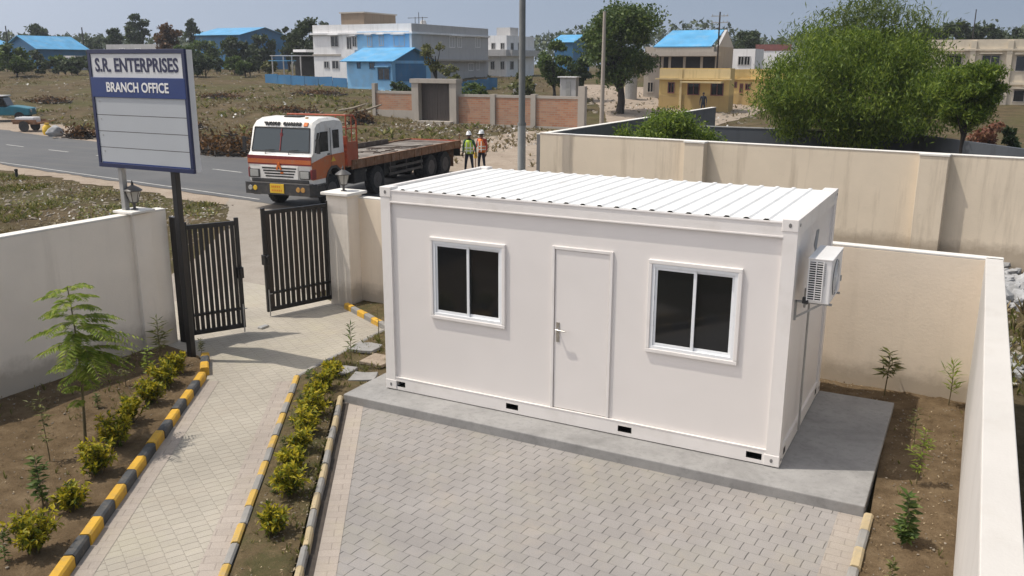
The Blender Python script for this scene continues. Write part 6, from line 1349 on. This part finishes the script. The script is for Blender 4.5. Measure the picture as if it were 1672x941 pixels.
r0 = at(684, 40, 105); r = thing('roof_mast', 'thin metal mast frame on the roof of the white building', 'mast', (r0[0], r0[1], B1.z1-.7)); m = MB()
for x in (-.5, 0, .5): m.tube([(x, 0, 0), (x, 0, 1.6+.5*(x == 0))], .04, 6)
m.tube([(-1.5, 0, 1.5), (1.2, 0, 1.5)], .035, 6); m.build('frame', M['trg'], r)
m = MB(); m.lathe([(0, 0), (.35, 0), (.4, .5), (.3, .9), (0, 1.0)], 12, (0.2, .6, .3)); m.build('tank', M['bgrey'], r)
# third figure by the yellow house
p = at(1148, 170, 72.5); person((p[0], p[1], tz(p[0], p[1])), RAD(10), 'dark clothed person standing in front of the yellow house wall', M['shn'], None, False, 1.72, (.05, .05), .06)
# stub marker by the road, debris and vehicle at left
p = at(27, 285, 36.5); o = MB().tube([(0, 0, -.1), (0, 0, .36)], .06, 8).lathe([(.07, .34), (.07, .40), (0, .42)], 8).build('road_stud_post', M['trg'], None); o.location = (p[0], p[1], tz(p[0], p[1])); tag(o, 'short dark stub post at the road edge on the left', 'post')
p = at(6, 183, 66); vr = thing('parked_jeep', 'old teal open vehicle with a dark canopy parked at the left picture edge', 'vehicle', (p[0], p[1], tz(p[0], p[1])), RAD(38))
M['teal'] = paint('faded_teal_paint', (0.02, 0.16, 0.22), .45, .15, 2, dirt=(.1, .14, .14), dirt_amt=.4)
m = MB(); m.ext([(-2.2, .45), (2.0, .45), (2.05, .95), (1.2, 1.1), (.7, 1.15), (.45, 1.05), (-2.2, 1.1)], 'y', -.8, .8); m.build('body', M['teal'], vr, bevel=.08)
m = MB(); m.ext([(-2.1, 1.1), (.55, 1.1), (.3, 1.75), (-2.0, 1.8)], 'y', -.72, .72); m.build('cabin', M['glass'], vr, bevel=.05)
m = MB(); m.box(-2.15, -.78, 1.78, .4, .78, 1.88); m.build('roof', M['bgrey'], vr, bevel=.04)
for x in (-1.4, 1.3):
    for y in (-.72, .72):
        m = MB(); m.lathe([(.2, -.1), (.34, -.1), (.36, 0), (.34, .1), (.2, .1)], 18, (x, y, .36), 'y'); w_ = m.build('wheel', M['tyre'], vr, smooth=40); m = MB(); m.lathe([(0, -.08), (.19, -.09), (.19, .09), (0, .08)], 14, (x, y, .36), 'y'); m.build('rim', M['rim'], w_)
for y in (-.5, .5): m = MB(); m.lathe([(0, 2.03), (.12, 2.03), (.12, 2.08), (0, 2.1)], 12, (0, y, .78), 'x'); m.build('headlight', M['lens'], vr)
p = at(46, 188, 60); hc = thing('hand_cart', 'wooden hand cart loaded with pale striped sheets beside the teal vehicle', 'cart', (p[0], p[1], tz(p[0], p[1])), RAD(20))
m = MB(); m.box(-.85, -.5, .5, .85, .5, .62); m.box(-.9, -.55, .62, .9, -.5, .8); m.box(-.9, .5, .62, .9, .55, .8); m.build('tray', M['rustm'], hc)
for y in (-.58, .58): m = MB(); m.lathe([(.30, -.03), (.36, -.03), (.36, .03), (.30, .03)], 18, (0, y, .36), 'y'); m.lathe([(0, -.05), (.06, -.05), (.06, .05), (0, .05)], 8, (0, y, .36), 'y'); [m.bar((0, y, .36), (.32*cos(a), y, .36+.32*sin(a)), .03, .03, up=(0, 1, 0)) for a in np.arange(0, 6.28, .785)]; m.build('wheel', M['trg'], hc)
for s in (-1, 1): m = MB(); m.tube([(.8, s*.4, .56), (1.7, s*.35, .75)], .03, 6); m.build('handle', M['rustm'], hc)
m = MB(); 
for k in range(6): m.box(-.7, -.4+k*.135, .63, .6, -.4+k*.135+.09, .92+.04*(k % 2))
st = m.build('stacked_sheets', M['bwhite'], None, bevel=.01); st.matrix_world = Matrix.Translation((p[0], p[1], tz(p[0], p[1]))) @ Matrix.Rotation(RAD(20), 4, 'Z'); tag(st, 'pale sheets stacked on edge on the hand cart', 'sheets')
p = at(74, 186, 58); r = thing('sack', 'yellow sack standing beside the hand cart', 'sack', (p[0], p[1], tz(p[0], p[1]))); m = MB(); m.lathe([(.2, -.05), (.3, .15), (.28, .5), (.12, .68), (.16, .76), (0, .74)], 12); m.build('bag', M['yel'], r, smooth=60); m = MB(); m.lathe([(.125, .66), (.14, .68), (.125, .70)], 12); m.build('tie', M['rustm'], r)
p = at(88, 190, 57); m = MB(); rocks(m, np.array([[0, 0, .3]]), [.62], .95); o = m.build('boulder', M['stoned'], None, bevel=.05); o.location = (p[0], p[1], tz(p[0], p[1])); tag(o, 'grey pitted boulder beside the yellow sack on the roadside', 'boulder')
def brush(px, py, D, wpx, h, label, seed):
    p = at(px, py, D); r = thing('brush_heap', label, 'brush heap', (p[0], p[1], tz(p[0], p[1])), 0, 'heaps of cut brush and rubble by the road'); w_ = wpx*D/1482/2; m = MB()
    for k in range(110):
        a = rnd.uniform(0, 6.28); rr = w_*sqrt(rnd.random()); c = Vector((rr*cos(a), rr*.55*sin(a), h*(1-rr/w_)*rnd.random())); d = Vector((rnd.uniform(-1, 1), rnd.uniform(-1, 1), rnd.uniform(-.2, .45))).normalized()*rnd.uniform(.4, 1.1); m.tube([c-d*.5, c+Vector((0, 0, .05)), c+d*.5], [.03, .04, .02], 5)
    m.build('branches', M['barkd'], r)['kind'] = 'stuff'; m = MB(); P = rng.normal(size=(700, 3))*np.array([w_*.42, w_*.25, h*.28])+np.array([0, 0, h*.35]); P[:, 2] = np.abs(P[:, 2]); m.arr(leaf_cloud(P, .24, .5, .5), 4); m.build('twigs', M['rust'], r, fix=False)['kind'] = 'stuff'
    m = MB(); n = 26; A = rng.normal(size=(n, 3))*np.array([w_*.5, w_*.3, .05]); A[:, 2] = np.abs(A[:, 2])*.3; rocks(m, A, rng.uniform(.1, .28, n)); m.build('stones', M['stone'], r, fix=False)['kind'] = 'stuff'
brush(372, 212, 46.5, 130, 1.35, 'dark heap of cut brush left of the truck cab', 1); brush(332, 203, 49, 70, .9, 'smaller dark brush heap between signboard and truck', 2); brush(130, 194, 56, 66, .8, 'dark brush heap just left of the signboard', 3); brush(588, 186, 64, 56, 1.0, 'tangled grey brush heap at the left end of the brick wall', 4); brush(430, 196, 52, 80, .8, 'low dark brush patch behind the truck cab roof', 5)
for i, (px, py, D, w_, h_, l) in enumerate(((300, 196, 60, 80, .7, 'long dark brush heap in the field behind the signboard edge'), (470, 168, 72, 120, .5, 'wide low brown brush patch in the middle of the field'), (250, 150, 92, 90, .5, 'low brush patch far in the field behind the signboard'), (520, 150, 88, 110, .5, 'low grey brush patch below the blue sheet fence'), (80, 165, 80, 90, .5, 'low brush patch behind the hand cart in the field'), (360, 158, 84, 90, .45, 'low green brown patch above the truck in the far field'))):
    brush(px, py, D, w_, h_, l, i)
# long stones / fallen timber in the field
for i, (px, py, D, L, l) in enumerate(((575, 170, 68, 2.6, 'pale timber pole leaning on the brush heap by the brick wall'), (602, 174, 67, 2.0, 'second pale timber pole beside the brick wall end'))):
    p = at(px, py, D); m = MB(); m.tube([(-L/2, 0, .25), (0, .05, .45), (L/2, 0, .8)], [.07, .08, .06], 7); o = m.build('timber_pole', M['stone'], None, smooth=60); o.location = (p[0], p[1], tz(p[0], p[1])+.2); o.rotation_euler = (0, 0, .3*i); tag(o, l, 'timber')
# ------------------------------------------------------------------ air
HZ = HAZE if 'HAZE' in globals() else 0.0
if HZ:
    m = MB(); m.box(-1000, -70, -6, 760, 1200, 24); o = m.build('haze', None or M['void'], None); o.data.materials.clear(); mt = bpy.data.materials.new('haze_air'); mt.use_nodes = True; n = mt.node_tree; n.nodes.remove(n.nodes['Principled BSDF']); v = n.nodes.new('ShaderNodeVolumePrincipled'); v.inputs['Color'].default_value = (.78, .84, .92, 1); v.inputs['Density'].default_value = HZ; n.links.new(v.outputs[0], n.nodes['Material Output'].inputs['Volume']); o.data.materials.append(mt); tag(o, 'thin pale summer haze over the whole place', 'haze', None, 'stuff')
